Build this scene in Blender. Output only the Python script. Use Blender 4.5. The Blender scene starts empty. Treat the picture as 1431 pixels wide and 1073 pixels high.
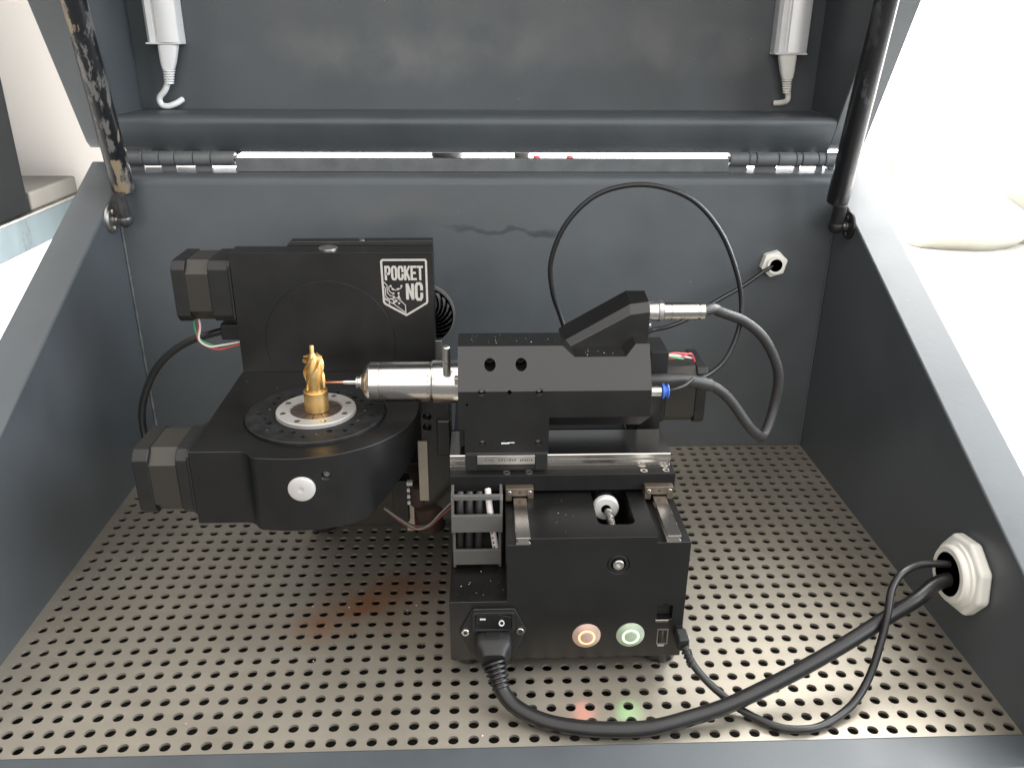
import bpy, bmesh, math, random
from mathutils import Vector, Matrix
rnd = random.Random(7)
U = 0.0125                                   # metres per drawing unit (enclosure is 50 units = 0.62 m wide)
sc = bpy.context.scene
COL = sc.collection

# ------------------------------------------------------------------ camera
cam = bpy.data.cameras.new('camera')
camo = bpy.data.objects.new('camera', cam); COL.objects.link(camo)
cam.sensor_width = 36.0; cam.lens = 36.0 * 1169.95 / 1431.0
cam.clip_start = 0.02; cam.clip_end = 50.0
rt = Vector((0.99926286, -0.0377686, 0.00687522)); dn = Vector((-0.00843027, -0.39061082, -0.92051731))
fw = Vector((0.03745218, 0.9197808, -0.39064129))
m = Matrix((( rt.x, -dn.x, -fw.x), (rt.y, -dn.y, -fw.y), (rt.z, -dn.z, -fw.z))).to_4x4()
m.translation = Vector((-0.2692, -58.3916, 30.2543)) * U
camo.matrix_world = m
sc.camera = camo

# ------------------------------------------------------------------ world and lamps
w = bpy.data.worlds.new('World'); sc.world = w; w.use_nodes = True
w.node_tree.nodes['Background'].inputs[0].default_value = (1.0, 0.98, 0.95, 1)
w.node_tree.nodes['Background'].inputs[1].default_value = 0.29

def area(name, loc, target, sx, sy, power, col):
    l = bpy.data.lights.new(name, 'AREA'); l.shape = 'RECTANGLE'; l.size = sx*U; l.size_y = sy*U
    l.energy = power; l.color = col
    o = bpy.data.objects.new(name, l); COL.objects.link(o)
    o.location = Vector(loc)*U
    d = Vector(target) - Vector(loc)
    o.rotation_euler = d.to_track_quat('-Z', 'Y').to_euler()
    return o
area('ceiling_light', (0, -150, 330), (0, -149.9, 0), 640, 510, 330.0, (1.0, 0.95, 0.90))
area('side_window_light', (145, -65, 85), (0, -12, 12), 130, 110, 60.0, (0.88, 0.94, 1.0))
area('front_window_light', (-10, -205, 80), (-10, 5, 45), 230, 110, 30.0, (1.0, 0.97, 0.93))

vs = sc.view_settings
vs.view_transform = 'Standard'; vs.look = 'None'; vs.exposure = 0.0; vs.gamma = 1.0; vs.use_curve_mapping = False
sc.cycles.use_denoising = True
sc.cycles.max_bounces = 8

# ------------------------------------------------------------------ materials
MATS = {}
def mat(name, col, rough=0.5, metal=0.0, var=0.0, vscale=40.0, bump=0.0, bscale=600.0, stretch=None,
        rvar=0.0, specks=None, speck_scale=500.0, speck_thr=0.74, spec=0.5, emit=None, emit_s=0.0, coat=0.0):
    mt = bpy.data.materials.new(name); mt.use_nodes = True
    nt = mt.node_tree; N = nt.nodes; L = nt.links
    b = N['Principled BSDF']
    b.inputs['Roughness'].default_value = rough; b.inputs['Metallic'].default_value = metal
    b.inputs['Base Color'].default_value = (*col, 1); b.inputs['Specular IOR Level'].default_value = spec
    b.inputs['Coat Weight'].default_value = coat
    tc = N.new('ShaderNodeTexCoord'); src = tc.outputs['Object']
    if stretch:
        mp = N.new('ShaderNodeMapping'); mp.inputs['Scale'].default_value = stretch
        L.new(src, mp.inputs['Vector']); vec = mp.outputs[0]
    else: vec = src
    cur = None
    if var > 0 or rvar > 0:
        nz = N.new('ShaderNodeTexNoise'); nz.inputs['Scale'].default_value = vscale
        nz.inputs['Detail'].default_value = 5; nz.inputs['Roughness'].default_value = 0.6
        L.new(vec, nz.inputs['Vector'])
        if var > 0:
            rp = N.new('ShaderNodeValToRGB')
            rp.color_ramp.elements[0].position = 0.3; rp.color_ramp.elements[1].position = 0.72
            rp.color_ramp.elements[0].color = (*[c*(1-var) for c in col], 1)
            rp.color_ramp.elements[1].color = (*[min(1, c*(1+var)) for c in col], 1)
            L.new(nz.outputs['Fac'], rp.inputs[0]); cur = rp.outputs[0]
        if rvar > 0:
            mr = N.new('ShaderNodeMapRange'); mr.inputs['From Min'].default_value = 0.3; mr.inputs['From Max'].default_value = 0.7
            mr.inputs['To Min'].default_value = max(0.03, rough-rvar); mr.inputs['To Max'].default_value = min(1, rough+rvar)
            L.new(nz.outputs['Fac'], mr.inputs['Value']); L.new(mr.outputs[0], b.inputs['Roughness'])
    if specks:
        n2 = N.new('ShaderNodeTexNoise'); n2.inputs['Scale'].default_value = speck_scale; n2.inputs['Detail'].default_value = 2
        L.new(src, n2.inputs['Vector'])
        r2 = N.new('ShaderNodeValToRGB'); r2.color_ramp.elements[0].position = speck_thr; r2.color_ramp.elements[1].position = speck_thr+0.03
        L.new(n2.outputs['Fac'], r2.inputs[0])
        mx = N.new('ShaderNodeMix'); mx.data_type = 'RGBA'
        L.new(r2.outputs[0], mx.inputs[0])
        if cur: L.new(cur, mx.inputs[6])
        else: mx.inputs[6].default_value = (*col, 1)
        mx.inputs[7].default_value = (*specks, 1)
        cur = mx.outputs[2]
    if cur: L.new(cur, b.inputs['Base Color'])
    if bump > 0:
        n3 = N.new('ShaderNodeTexNoise'); n3.inputs['Scale'].default_value = bscale; n3.inputs['Detail'].default_value = 3
        L.new(vec, n3.inputs['Vector'])
        bp = N.new('ShaderNodeBump'); bp.inputs['Strength'].default_value = bump; bp.inputs['Distance'].default_value = 0.0006
        L.new(n3.outputs['Fac'], bp.inputs['Height']); L.new(bp.outputs[0], b.inputs['Normal'])
    if emit:
        b.inputs['Emission Color'].default_value = (*emit, 1); b.inputs['Emission Strength'].default_value = emit_s
    MATS[name] = mt
    return mt

PAINT = mat('slate_paint', (0.078, 0.088, 0.096), 0.41, var=0.16, vscale=9, bump=0.10, bscale=260, rvar=0.10,
            specks=(0.30, 0.31, 0.31), speck_scale=300, speck_thr=0.785)
BLACK = mat('black_anodized', (0.0056, 0.0055, 0.0055), 0.34, spec=0.75, var=0.2, vscale=30, bump=0.05, bscale=1500, rvar=0.05,
            specks=(0.10, 0.095, 0.09), speck_scale=700, speck_thr=0.78)
MATTE = mat('matte_black', (0.0075, 0.0075, 0.0076), 0.62, var=0.3, vscale=60, bump=0.05, bscale=1400, spec=0.3)
DUSTY = mat('dusty_black', (0.011, 0.011, 0.0115), 0.55, var=0.5, vscale=120, bump=0.08, bscale=1400, rvar=0.1,
            specks=(0.16, 0.15, 0.14), speck_scale=800, speck_thr=0.74)
PLASTIC = mat('black_plastic', (0.012, 0.012, 0.012), 0.5, var=0.2, vscale=80, bump=0.05, bscale=900)
RUBBER = mat('black_rubber', (0.012, 0.012, 0.0125), 0.36, var=0.25, vscale=60, bump=0.04, bscale=500)
GREYCABLE = mat('dark_grey_cable', (0.032, 0.031, 0.030), 0.5, var=0.2, vscale=60)
GREYPL = mat('grey_plastic', (0.105, 0.102, 0.096), 0.5, var=0.12, vscale=70, bump=0.03)
STEEL = mat('ground_steel', (0.62, 0.60, 0.57), 0.22, 1.0, var=0.07, vscale=60, stretch=(6, 60, 60), rvar=0.05)
STEELDULL = mat('dull_steel', (0.40, 0.385, 0.36), 0.40, 1.0, var=0.12, vscale=40, rvar=0.1)
CHROME = mat('polished_steel', (0.72, 0.70, 0.68), 0.22, 1.0, var=0.05, vscale=60, stretch=(4, 90, 90), rvar=0.05)
ALU = mat('turned_aluminium', (0.62, 0.60, 0.57), 0.36, 1.0, var=0.08, vscale=90, rvar=0.07)
COLLET = mat('collet_steel', (0.24, 0.20, 0.165), 0.42, 0.9, var=0.2, vscale=90)
BRASS = mat('brass', (0.76, 0.52, 0.22), 0.42, 1.0, var=0.12, vscale=80, rvar=0.08, bump=0.05, bscale=400)
COPPER = mat('copper_tool', (0.62, 0.30, 0.20), 0.35, 1.0)
LAM = mat('motor_lamination', (0.050, 0.046, 0.040), 0.42, 0.35, var=0.15, vscale=60, stretch=(400, 20, 20), rvar=0.06)
BROWNMETAL = mat('brown_metal', (0.16, 0.13, 0.10), 0.5, 0.7, var=0.2, vscale=60)
RUSTBOX = mat('brown_motor', (0.050, 0.028, 0.022), 0.6, 0.2, var=0.3, vscale=90)
WHITEPL = mat('white_plastic', (0.90, 0.90, 0.89), 0.38, var=0.03, vscale=60)
CREAMPL = mat('cream_plastic', (0.86, 0.85, 0.79), 0.42, var=0.04, vscale=60)
NYLON = mat('white_nylon', (0.60, 0.60, 0.58), 0.5, var=0.05, vscale=60)
ALUBODY = mat('satin_aluminium', (0.84, 0.845, 0.85), 0.36, 0.35, var=0.04, vscale=60)
ENGRAVE = mat('engraved_silver', (0.60, 0.57, 0.53), 0.55, 0.3, var=0.08, vscale=200)
DARKINK = mat('dark_ink', (0.10, 0.095, 0.085), 0.6)
WHITEINK = mat('white_ink', (0.80, 0.80, 0.78), 0.5)
BLUEPL = mat('blue_plastic', (0.05, 0.16, 0.62), 0.35)
REDW = mat('red_wire', (0.62, 0.09, 0.10), 0.45); GREENW = mat('green_wire', (0.07, 0.36, 0.15), 0.45)
WHITEW = mat('white_wire', (0.72, 0.66, 0.64), 0.45)
ORANGE_LED = mat('orange_led', (0.9, 0.5, 0.3), 0.4, emit=(1.0, 0.50, 0.25), emit_s=1.1)
GREEN_LED = mat('green_led', (0.7, 0.9, 0.6), 0.4, emit=(0.62, 1.0, 0.55), emit_s=1.1)
COPPERCAP = mat('warm_button_metal', (0.60, 0.42, 0.35), 0.38, 0.35, var=0.06, vscale=200)
GREENCAP = mat('pale_button_metal', (0.46, 0.55, 0.42), 0.38, 0.35, var=0.06, vscale=200)
DARKTRAY = mat('chip_tray', (0.022, 0.020, 0.015), 0.8, var=0.4, vscale=60)
CHIP = mat('chip_metal', (0.60, 0.57, 0.50), 0.35, 0.9)
WALL = mat('wall_plaster', (0.70, 0.665, 0.625), 0.85, var=0.02, vscale=3, bump=0.05, bscale=40)
TABLE = mat('white_table', (0.82, 0.79, 0.76), 0.45, var=0.02, vscale=5)
PANE = mat('daylight_pane', (0.8, 0.8, 0.8), 0.5, emit=(1.0, 1.0, 0.985), emit_s=15.0)
BAG = mat('white_bag', (0.36, 0.352, 0.30), 0.6, var=0.03, vscale=20)
CABINET = mat('charcoal_cabinet', (0.012, 0.0125, 0.013), 0.8, spec=0.01, var=0.1, vscale=6)
BLUESTEEL = mat('bluish_sheet_steel', (0.10, 0.135, 0.15), 0.34, 0.4, var=0.18, vscale=6, stretch=(1, 3, 1), rvar=0.1)
BEIGEBOX = mat('beige_carton', (0.085, 0.08, 0.07), 0.7, var=0.1, vscale=12)
REDCAP = mat('red_cap', (0.62, 0.05, 0.04), 0.4)

def patched(base, name, patches):           # a copy of a paint with smudges and painted light, each of its own shape; patches: centre, half size, colour, amount
    mt = base.copy(); mt.name = name; nt = mt.node_tree; N = nt.nodes; L = nt.links; b = N['Principled BSDF']
    tc = N.new('ShaderNodeTexCoord'); cur = b.inputs['Base Color'].links[0].from_socket
    nz = N.new('ShaderNodeTexNoise'); nz.inputs['Scale'].default_value = 22; nz.inputs['Detail'].default_value = 6
    L.new(tc.outputs['Object'], nz.inputs['Vector'])
    wob = N.new('ShaderNodeVectorMath'); wob.operation = 'MULTIPLY_ADD'; wob.inputs[1].default_value = (.05,.05,.05)
    L.new(nz.outputs['Color'], wob.inputs[0]); L.new(tc.outputs['Object'], wob.inputs[2])
    for (c, h, col, amt) in patches:
        mp = N.new('ShaderNodeMapping'); mp.vector_type = 'TEXTURE'
        mp.inputs['Location'].default_value = [k*U+.025 for k in c]; mp.inputs['Scale'].default_value = [k*U for k in h]
        L.new(wob.outputs[0], mp.inputs[0])
        g = N.new('ShaderNodeTexGradient'); g.gradient_type = 'SPHERICAL'; L.new(mp.outputs[0], g.inputs[0])
        mu = N.new('ShaderNodeMath'); mu.operation = 'MULTIPLY'; mu.use_clamp = True; L.new(g.outputs['Fac'], mu.inputs[0])
        rr = N.new('ShaderNodeMapRange'); rr.inputs['From Min'].default_value = .32; rr.inputs['From Max'].default_value = .6; rr.inputs['To Max'].default_value = amt
        L.new(nz.outputs['Fac'], rr.inputs['Value']); L.new(rr.outputs[0], mu.inputs[1])
        mx = N.new('ShaderNodeMix'); mx.data_type = 'RGBA'; L.new(mu.outputs[0], mx.inputs[0]); L.new(cur, mx.inputs[6]); mx.inputs[7].default_value = (*col, 1); cur = mx.outputs[2]
    L.new(cur, b.inputs['Base Color']); return mt
LITPAINT = mat('lit_slate_paint', (0.115, 0.121, 0.126), 0.42, var=0.2, vscale=60, bump=0.08, bscale=300)  # slate paint lightened to stand in for light on hinges and rear lip
LIDPAINT = patched(PAINT, 'dust_and_sheen_lid_paint', [((-6,0,-10.2),(14,4,2.6),(.16,.163,.16),.9), ((8,0,-9.2),(13,4,2.4),(.15,.152,.15),.7), ((17,0,-10),(5,4,2.2),(.17,.17,.165),.7), ((0,0,-5.5),(24,4,5),(.12,.12,.115),.8)])  # dust smudges plus the window's reflected band, painted into the lid colour
BACKPAINT = patched(PAINT, 'smudged_back_paint', [((.6,-1.6,8.8),(4.2,9,.28),(.03,.033,.036),2.5), ((4.6,-1.6,8.7),(1.3,9,.5),(.03,.033,.036),2.0), ((-6.5,-1.6,10.2),(5,9,1.2),(.11,.112,.112),.7), ((-1,-1.6,10),(9,9,2.5),(.085,.09,.093),.8)])
SIDEPAINT = patched(PAINT, 'window_lit_side_paint', [((0,6,3),(9,6,5),(.10,.105,.115),.7), ((0,-2,-1),(9,5,4),(.10,.105,.115),.6)])  # paler bluish patches put window light into the side wall colour
def worn_strut_material(name, tan):
    mt = bpy.data.materials.new(name); mt.use_nodes = True
    nt = mt.node_tree; N = nt.nodes; L = nt.links; b = N['Principled BSDF']
    tc = N.new('ShaderNodeTexCoord'); mp = N.new('ShaderNodeMapping'); mp.inputs['Scale'].default_value = (1.0, 1.0, 0.38)
    L.new(tc.outputs['Object'], mp.inputs[0])
    a = N.new('ShaderNodeTexNoise'); a.inputs['Scale'].default_value = 60; a.inputs['Detail'].default_value = 6; a.inputs['Roughness'].default_value = 0.65
    c = N.new('ShaderNodeTexNoise'); c.inputs['Scale'].default_value = 95; c.inputs['Detail'].default_value = 5
    L.new(mp.outputs[0], a.inputs['Vector']); L.new(mp.outputs[0], c.inputs['Vector'])
    r = N.new('ShaderNodeValToRGB'); e = r.color_ramp.elements
    e[0].position = 0.57 if tan else 0.62; e[0].color = (0.009, 0.010, 0.012, 1)
    e[1].position = 0.60 if tan else 0.66; e[1].color = (0.13, 0.128, 0.122, 1) if tan else (0.05, 0.052, 0.058, 1)
    L.new(a.outputs['Fac'], r.inputs[0])
    r2 = N.new('ShaderNodeValToRGB'); r2.color_ramp.elements[0].position = 0.62; r2.color_ramp.elements[1].position = 0.65
    L.new(c.outputs['Fac'], r2.inputs[0])
    mx = N.new('ShaderNodeMix'); mx.data_type = 'RGBA'
    L.new(r2.outputs[0], mx.inputs[0]); L.new(r.outputs[0], mx.inputs[6]); mx.inputs[7].default_value = (0.25, 0.20, 0.135, 1) if tan else (0.03, 0.031, 0.034, 1)
    L.new(mx.outputs[2], b.inputs['Base Color'])
    b.inputs['Roughness'].default_value = 0.33
    bp = N.new('ShaderNodeBump'); bp.inputs['Strength'].default_value = 0.35; bp.inputs['Distance'].default_value = 0.0008
    L.new(a.outputs['Fac'], bp.inputs['Height']); L.new(bp.outputs[0], b.inputs['Normal'])
    return mt
WORN = worn_strut_material('peeling_black_paint', True)
STRUTBLACK = worn_strut_material('scuffed_black_paint', False)

def floor_material():
    mt = bpy.data.materials.new('perforated_sheet_steel'); mt.use_nodes = True
    nt = mt.node_tree; N = nt.nodes; L = nt.links; b = N['Principled BSDF']
    tc = N.new('ShaderNodeTexCoord')
    def noise(scale, det, mapping=None):
        n = N.new('ShaderNodeTexNoise'); n.inputs['Scale'].default_value = scale; n.inputs['Detail'].default_value = det
        if mapping:
            mp = N.new('ShaderNodeMapping'); mp.inputs['Scale'].default_value = mapping
            L.new(tc.outputs['Object'], mp.inputs[0]); L.new(mp.outputs[0], n.inputs['Vector'])
        else: L.new(tc.outputs['Object'], n.inputs['Vector'])
        return n
    grain = noise(70, 6, (0.25, 1, 1)); blot = noise(9, 4)
    r = N.new('ShaderNodeValToRGB'); e = r.color_ramp.elements
    e[0].position = 0.25; e[0].color = (0.385, 0.35, 0.29, 1); e[1].position = 0.75; e[1].color = (0.56, 0.515, 0.435, 1)
    mixn = N.new('ShaderNodeMath'); mixn.operation = 'MULTIPLY_ADD'; mixn.inputs[1].default_value = 0.4
    half = N.new('ShaderNodeMath'); half.operation = 'MULTIPLY'; half.inputs[1].default_value = 0.6
    L.new(blot.outputs['Fac'], half.inputs[0]); L.new(grain.outputs['Fac'], mixn.inputs[0]); L.new(half.outputs[0], mixn.inputs[2])
    L.new(mixn.outputs[0], r.inputs[0])
    cur = r.outputs[0]
    # orange reflection under the rotary table painted in, and rusty stains on the sheet (their own shape, by place on the plate)
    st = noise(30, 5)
    def stain_or_glow(cx, cy, sx, sy, col, amt, cur):
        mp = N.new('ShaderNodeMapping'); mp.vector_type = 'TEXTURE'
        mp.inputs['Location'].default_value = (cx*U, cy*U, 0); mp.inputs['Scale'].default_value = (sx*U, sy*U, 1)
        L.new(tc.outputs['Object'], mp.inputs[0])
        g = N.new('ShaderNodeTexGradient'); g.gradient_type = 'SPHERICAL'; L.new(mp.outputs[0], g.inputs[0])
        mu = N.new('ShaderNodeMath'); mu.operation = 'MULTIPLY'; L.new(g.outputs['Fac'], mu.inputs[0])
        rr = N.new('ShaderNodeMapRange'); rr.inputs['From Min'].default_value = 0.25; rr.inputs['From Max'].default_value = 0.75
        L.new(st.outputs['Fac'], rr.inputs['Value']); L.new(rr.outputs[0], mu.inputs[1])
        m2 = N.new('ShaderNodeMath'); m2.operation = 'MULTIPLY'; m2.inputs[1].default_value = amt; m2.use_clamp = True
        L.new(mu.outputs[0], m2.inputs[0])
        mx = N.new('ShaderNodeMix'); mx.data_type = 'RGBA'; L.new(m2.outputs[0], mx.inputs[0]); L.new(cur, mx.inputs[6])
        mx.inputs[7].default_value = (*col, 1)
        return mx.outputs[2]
    cur = stain_or_glow(-6.4, -18.9, 4.0, 3.4, (0.45, 0.24, 0.14), 1.8, cur)  # first of three blobs painting the orange reflection under the table
    cur = stain_or_glow(-9.4, -20.8, 2.6, 2.4, (0.46, 0.25, 0.16), 1.2, cur)
    cur = stain_or_glow(-3.6, -16.8, 3.0, 2.4, (0.32, 0.18, 0.11), 1.2, cur)
    cur = stain_or_glow(-22.6, -21.0, 3.0, 4.0, (0.45, 0.33, 0.24), 0.5, cur)
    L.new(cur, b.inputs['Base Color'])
    b.inputs['Metallic'].default_value = 0.80
    mr = N.new('ShaderNodeMapRange'); mr.inputs['To Min'].default_value = 0.45; mr.inputs['To Max'].default_value = 0.60
    L.new(blot.outputs['Fac'], mr.inputs['Value']); L.new(mr.outputs[0], b.inputs['Roughness'])
    bp = N.new('ShaderNodeBump'); bp.inputs['Strength'].default_value = 0.08; bp.inputs['Distance'].default_value = 0.0006
    L.new(grain.outputs['Fac'], bp.inputs['Height']); L.new(bp.outputs[0], b.inputs['Normal'])
    return mt
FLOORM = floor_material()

# ------------------------------------------------------------------ mesh helpers
WORLD = {}                                   # object name -> world position in drawing units
class MB:
    def __init__(s): s.v = []; s.f = []
    def add(s, vs, fs):
        o = len(s.v); s.v += [Vector(p) for p in vs]; s.f += [tuple(i+o for i in f) for f in fs]; return s
    def box(s, x0, x1, y0, y1, z0, z1):
        return s.add([(x0,y0,z0),(x1,y0,z0),(x1,y1,z0),(x0,y1,z0),(x0,y0,z1),(x1,y0,z1),(x1,y1,z1),(x0,y1,z1)],
                     [(0,3,2,1),(4,5,6,7),(0,1,5,4),(1,2,6,5),(2,3,7,6),(3,0,4,7)])
    def prism(s, poly, axis, a, b):          # polygon in the two other axes (x: y,z  y: x,z  z: x,y)
        def P(p, t): return {'x': (t,p[0],p[1]), 'y': (p[0],t,p[1]), 'z': (p[0],p[1],t)}[axis]
        n = len(poly)
        return s.add([P(p,a) for p in poly]+[P(p,b) for p in poly],
                     [tuple(range(n))[::-1], tuple(range(n,2*n))]+[(i,(i+1)%n,n+(i+1)%n,n+i) for i in range(n)])
    def loft(s, secs, caps=True, closed=True):
        n = len(secs[0]); vs = [p for q in secs for p in q]; fs = []
        for k in range(len(secs)-1):
            for i in range(n if closed else n-1):
                j = (i+1) % n
                fs.append((k*n+i, k*n+j, (k+1)*n+j, (k+1)*n+i))
        if caps: fs += [tuple(range(n))[::-1], tuple(range((len(secs)-1)*n, len(secs)*n))]
        return s.add(vs, fs)
    def lathe(s, prof, org=(0,0,0), axis=(0,0,1), n=32, a0=0.0):   # prof: (radius, height along axis)
        ax = Vector(axis).normalized(); u = ax.orthogonal().normalized()
        if abs(ax.z) < 0.9: u = (Vector((0,0,1)) - ax*ax.z).normalized()
        v = ax.cross(u); org = Vector(org); secs = []
        for r, h in prof:
            r = max(r, 1e-4)
            secs.append([org+ax*h+(u*math.cos(a0+2*math.pi*i/n)+v*math.sin(a0+2*math.pi*i/n))*r for i in range(n)])
        return s.loft(secs)
    def cyl(s, p0, p1, r, r1=None, n=24, a0=0.0):
        d = Vector(p1)-Vector(p0)
        return s.lathe([(r,0),(r if r1 is None else r1, d.length)], p0, d, n, a0)
    def tube(s, pts, r, n=10, smooth=6, caps=True):
        P = [Vector(p) for p in pts]
        if smooth > 1: P = spline(P, smooth)
        secs = []; up = None
        for i, p in enumerate(P):
            t = (P[min(i+1, len(P)-1)] - P[max(i-1, 0)]).normalized()
            if up is None: up = t.orthogonal().normalized()
            up = (up - t*up.dot(t)).normalized(); sd = t.cross(up)
            rr = r(i/(len(P)-1)) if callable(r) else r
            secs.append([p+(up*math.cos(2*math.pi*k/n)+sd*math.sin(2*math.pi*k/n))*rr for k in range(n)])
        return s.loft(secs, caps)
    def ball(s, c, r, n=16, sc3=(1,1,1)):
        prof = [(r*math.sin(math.pi*i/n), -r*math.cos(math.pi*i/n)) for i in range(n+1)]
        k = len(s.v); s.lathe(prof, (0,0,0), (0,0,1), 2*n)
        for i in range(k, len(s.v)): s.v[i] = Vector((s.v[i].x*sc3[0], s.v[i].y*sc3[1], s.v[i].z*sc3[2])) + Vector(c)
        return s
    def build(s, name, m, parent=None, bevel=0.0, smooth=30, org=None, seg=2, cut=None, bangle=32):
        lo = Vector([min(p[i] for p in s.v) for i in range(3)]); hi = Vector([max(p[i] for p in s.v) for i in range(3)])
        c = Vector(org) if org is not None else (lo+hi)/2
        me = bpy.data.meshes.new(name)
        me.from_pydata([tuple((p-c)*U) for p in s.v], [], s.f)
        bm = bmesh.new(); bm.from_mesh(me)
        bmesh.ops.recalc_face_normals(bm, faces=bm.faces)
        bm.to_mesh(me); bm.free()
        o = bpy.data.objects.new(name, me); COL.objects.link(o)
        if cut: boolean(o, cut, c)
        me = o.data
        me.materials.clear(); me.materials.append(m)
        for p in me.polygons: p.material_index = 0
        place(o, c, parent)
        if bevel > 0:
            b = o.modifiers.new('edges', 'BEVEL'); b.width = bevel*U; b.segments = seg; b.limit_method = 'ANGLE'; b.angle_limit = math.radians(bangle)
            b.use_clamp_overlap = True; b.harden_normals = True
        if smooth:
            for p in me.polygons: p.use_smooth = True
            me.set_sharp_from_angle(angle=math.radians(smooth))
        return o
def boolean(o, cutter, c):
    me = bpy.data.meshes.new('cutter')
    me.from_pydata([tuple((p-c)*U) for p in cutter.v], [], cutter.f)
    bm = bmesh.new(); bm.from_mesh(me); bmesh.ops.recalc_face_normals(bm, faces=bm.faces); bm.to_mesh(me); bm.free()
    co = bpy.data.objects.new('cutter', me); COL.objects.link(co)
    md = o.modifiers.new('cut', 'BOOLEAN'); md.operation = 'DIFFERENCE'; md.solver = 'EXACT'; md.use_self = True; md.object = co
    bpy.context.view_layer.update()
    dg = bpy.context.evaluated_depsgraph_get()
    new = bpy.data.meshes.new_from_object(o.evaluated_get(dg))
    o.modifiers.clear(); old = o.data; o.data = new; new.name = old.name
    bpy.data.meshes.remove(old); bpy.data.objects.remove(co); bpy.data.meshes.remove(me)
def place(o, c, parent):
    WORLD[o] = Vector(c)
    if parent is not None:
        o.parent = parent; o.location = (Vector(c)-WORLD[parent])*U
    else: o.location = Vector(c)*U
def spline(P, k):
    out = []
    for i in range(len(P)-1):
        p0 = P[max(i-1,0)]; p1 = P[i]; p2 = P[i+1]; p3 = P[min(i+2, len(P)-1)]
        for j in range(k):
            t = j/k
            out.append(0.5*((2*p1)+(p2-p0)*t+(2*p0-5*p1+4*p2-p3)*t*t+(3*p1-p0-3*p2+p3)*t*t*t))
    out.append(P[-1]); return out
def empty(name, loc, label=None, cat=None, parent=None, group=None):
    o = bpy.data.objects.new(name, None); COL.objects.link(o); o.empty_display_size = 0.01
    place(o, loc, parent)
    return tag(o, label, cat, group)
def tag(o, label=None, cat=None, group=None, kind=None):
    if label: o['label'] = label
    if cat: o['category'] = cat
    if group: o['group'] = group
    if kind: o['kind'] = kind
    return o
def copy_at(src, c, parent, name=None):      # copies one object (and its children), sharing mesh data
    o = src.copy(); COL.objects.link(o)
    if name: o.name = name
    place(o, c, parent)
    for ch in list(src.children):
        k = ch.copy(); COL.objects.link(k); place(k, Vector(c)+(WORLD[ch]-WORLD[src]), o)
    return o
def thick(path, t, closed=False):            # 2-D polyline -> mitred ribbon of quads
    n = len(path); P = [Vector(p) for p in path]; out = []
    for i in range(n):
        a = P[i-1] if (closed or i > 0) else None; c = P[(i+1) % n] if (closed or i < n-1) else None
        d1 = (P[i]-a).normalized() if a is not None else None; d2 = (c-P[i]).normalized() if c is not None else None
        if d1 is None: d1 = d2
        if d2 is None: d2 = d1
        n1 = Vector((-d1.y, d1.x)); n2 = Vector((-d2.y, d2.x)); mm = n1+n2
        if mm.length < 1e-4: mm = n1
        mm.normalize(); k = min(t/2/max(0.3, mm.dot(n1)), t*1.1)
        out.append((P[i]+mm*k, P[i]-mm*k))
    return out
def ribbon(mb, path, t, axis, a, b, closed=False):
    e = thick(path, t, closed); n = len(e)
    for i in range(n if closed else n-1):
        p, q = e[i], e[(i+1) % n]
        mb.prism([p[0], p[1], q[1], q[0]], axis, a, b)
GLYPH = {
 'P': [[(0,0),(0,1),(.78,1),(1,.86),(1,.58),(.78,.44),(0,.44)]],
 'O': [[(0,.15),(0,.85),(.25,1),(.75,1),(1,.85),(1,.15),(.75,0),(.25,0),(0,.15)]],
 'C': [[(1,.66),(1,.85),(.75,1),(.25,1),(0,.85),(0,.15),(.25,0),(.75,0),(1,.15),(1,.34)]],
 'K': [[(0,0),(0,1)],[(1,1),(.08,.40)],[(.36,.58),(1,0)]],
 'E': [[(1,1),(0,1),(0,0),(1,0)],[(0,.51),(.8,.51)]],
 'T': [[(.5,0),(.5,1)],[(0,1),(1,1)]],
 'N': [[(0,0),(0,1)],[(0,1),(1,0)],[(1,0),(1,1)]],
 'H': [[(0,0),(0,1)],[(1,0),(1,1)],[(0,.5),(1,.5)]],
 'S': [[(1,.8),(.75,1),(.25,1),(0,.8),(.2,.55),(.8,.45),(1,.2),(.75,0),(.25,0),(0,.2)]],
 'R': [[(0,0),(0,1),(.78,1),(1,.86),(1,.6),(.78,.46),(0,.46)],[(.5,.46),(1,0)]],
 'W': [[(0,1),(.25,0),(.5,.7),(.75,0),(1,1)]], 'M': [[(0,0),(0,1),(.5,.3),(1,1),(1,0)]],
 '1': [[(.2,.8),(.5,1),(.5,0)]], '5': [[(1,1),(0,1),(0,.55),(.75,.6),(1,.35),(.75,0),(0,.05)]],
 '6': [[(.9,1),(.2,.8),(0,.3),(.25,0),(.75,0),(1,.25),(.75,.5),(.1,.45)]],
 'F': [[(1,1),(0,1),(0,0)],[(0,.5),(.8,.5)]], '7': [[(0,1),(1,1),(.4,0)]],
 '0': [[(0,.15),(0,.85),(.25,1),(.75,1),(1,.85),(1,.15),(.75,0),(.25,0),(0,.15)]],
}
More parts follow.
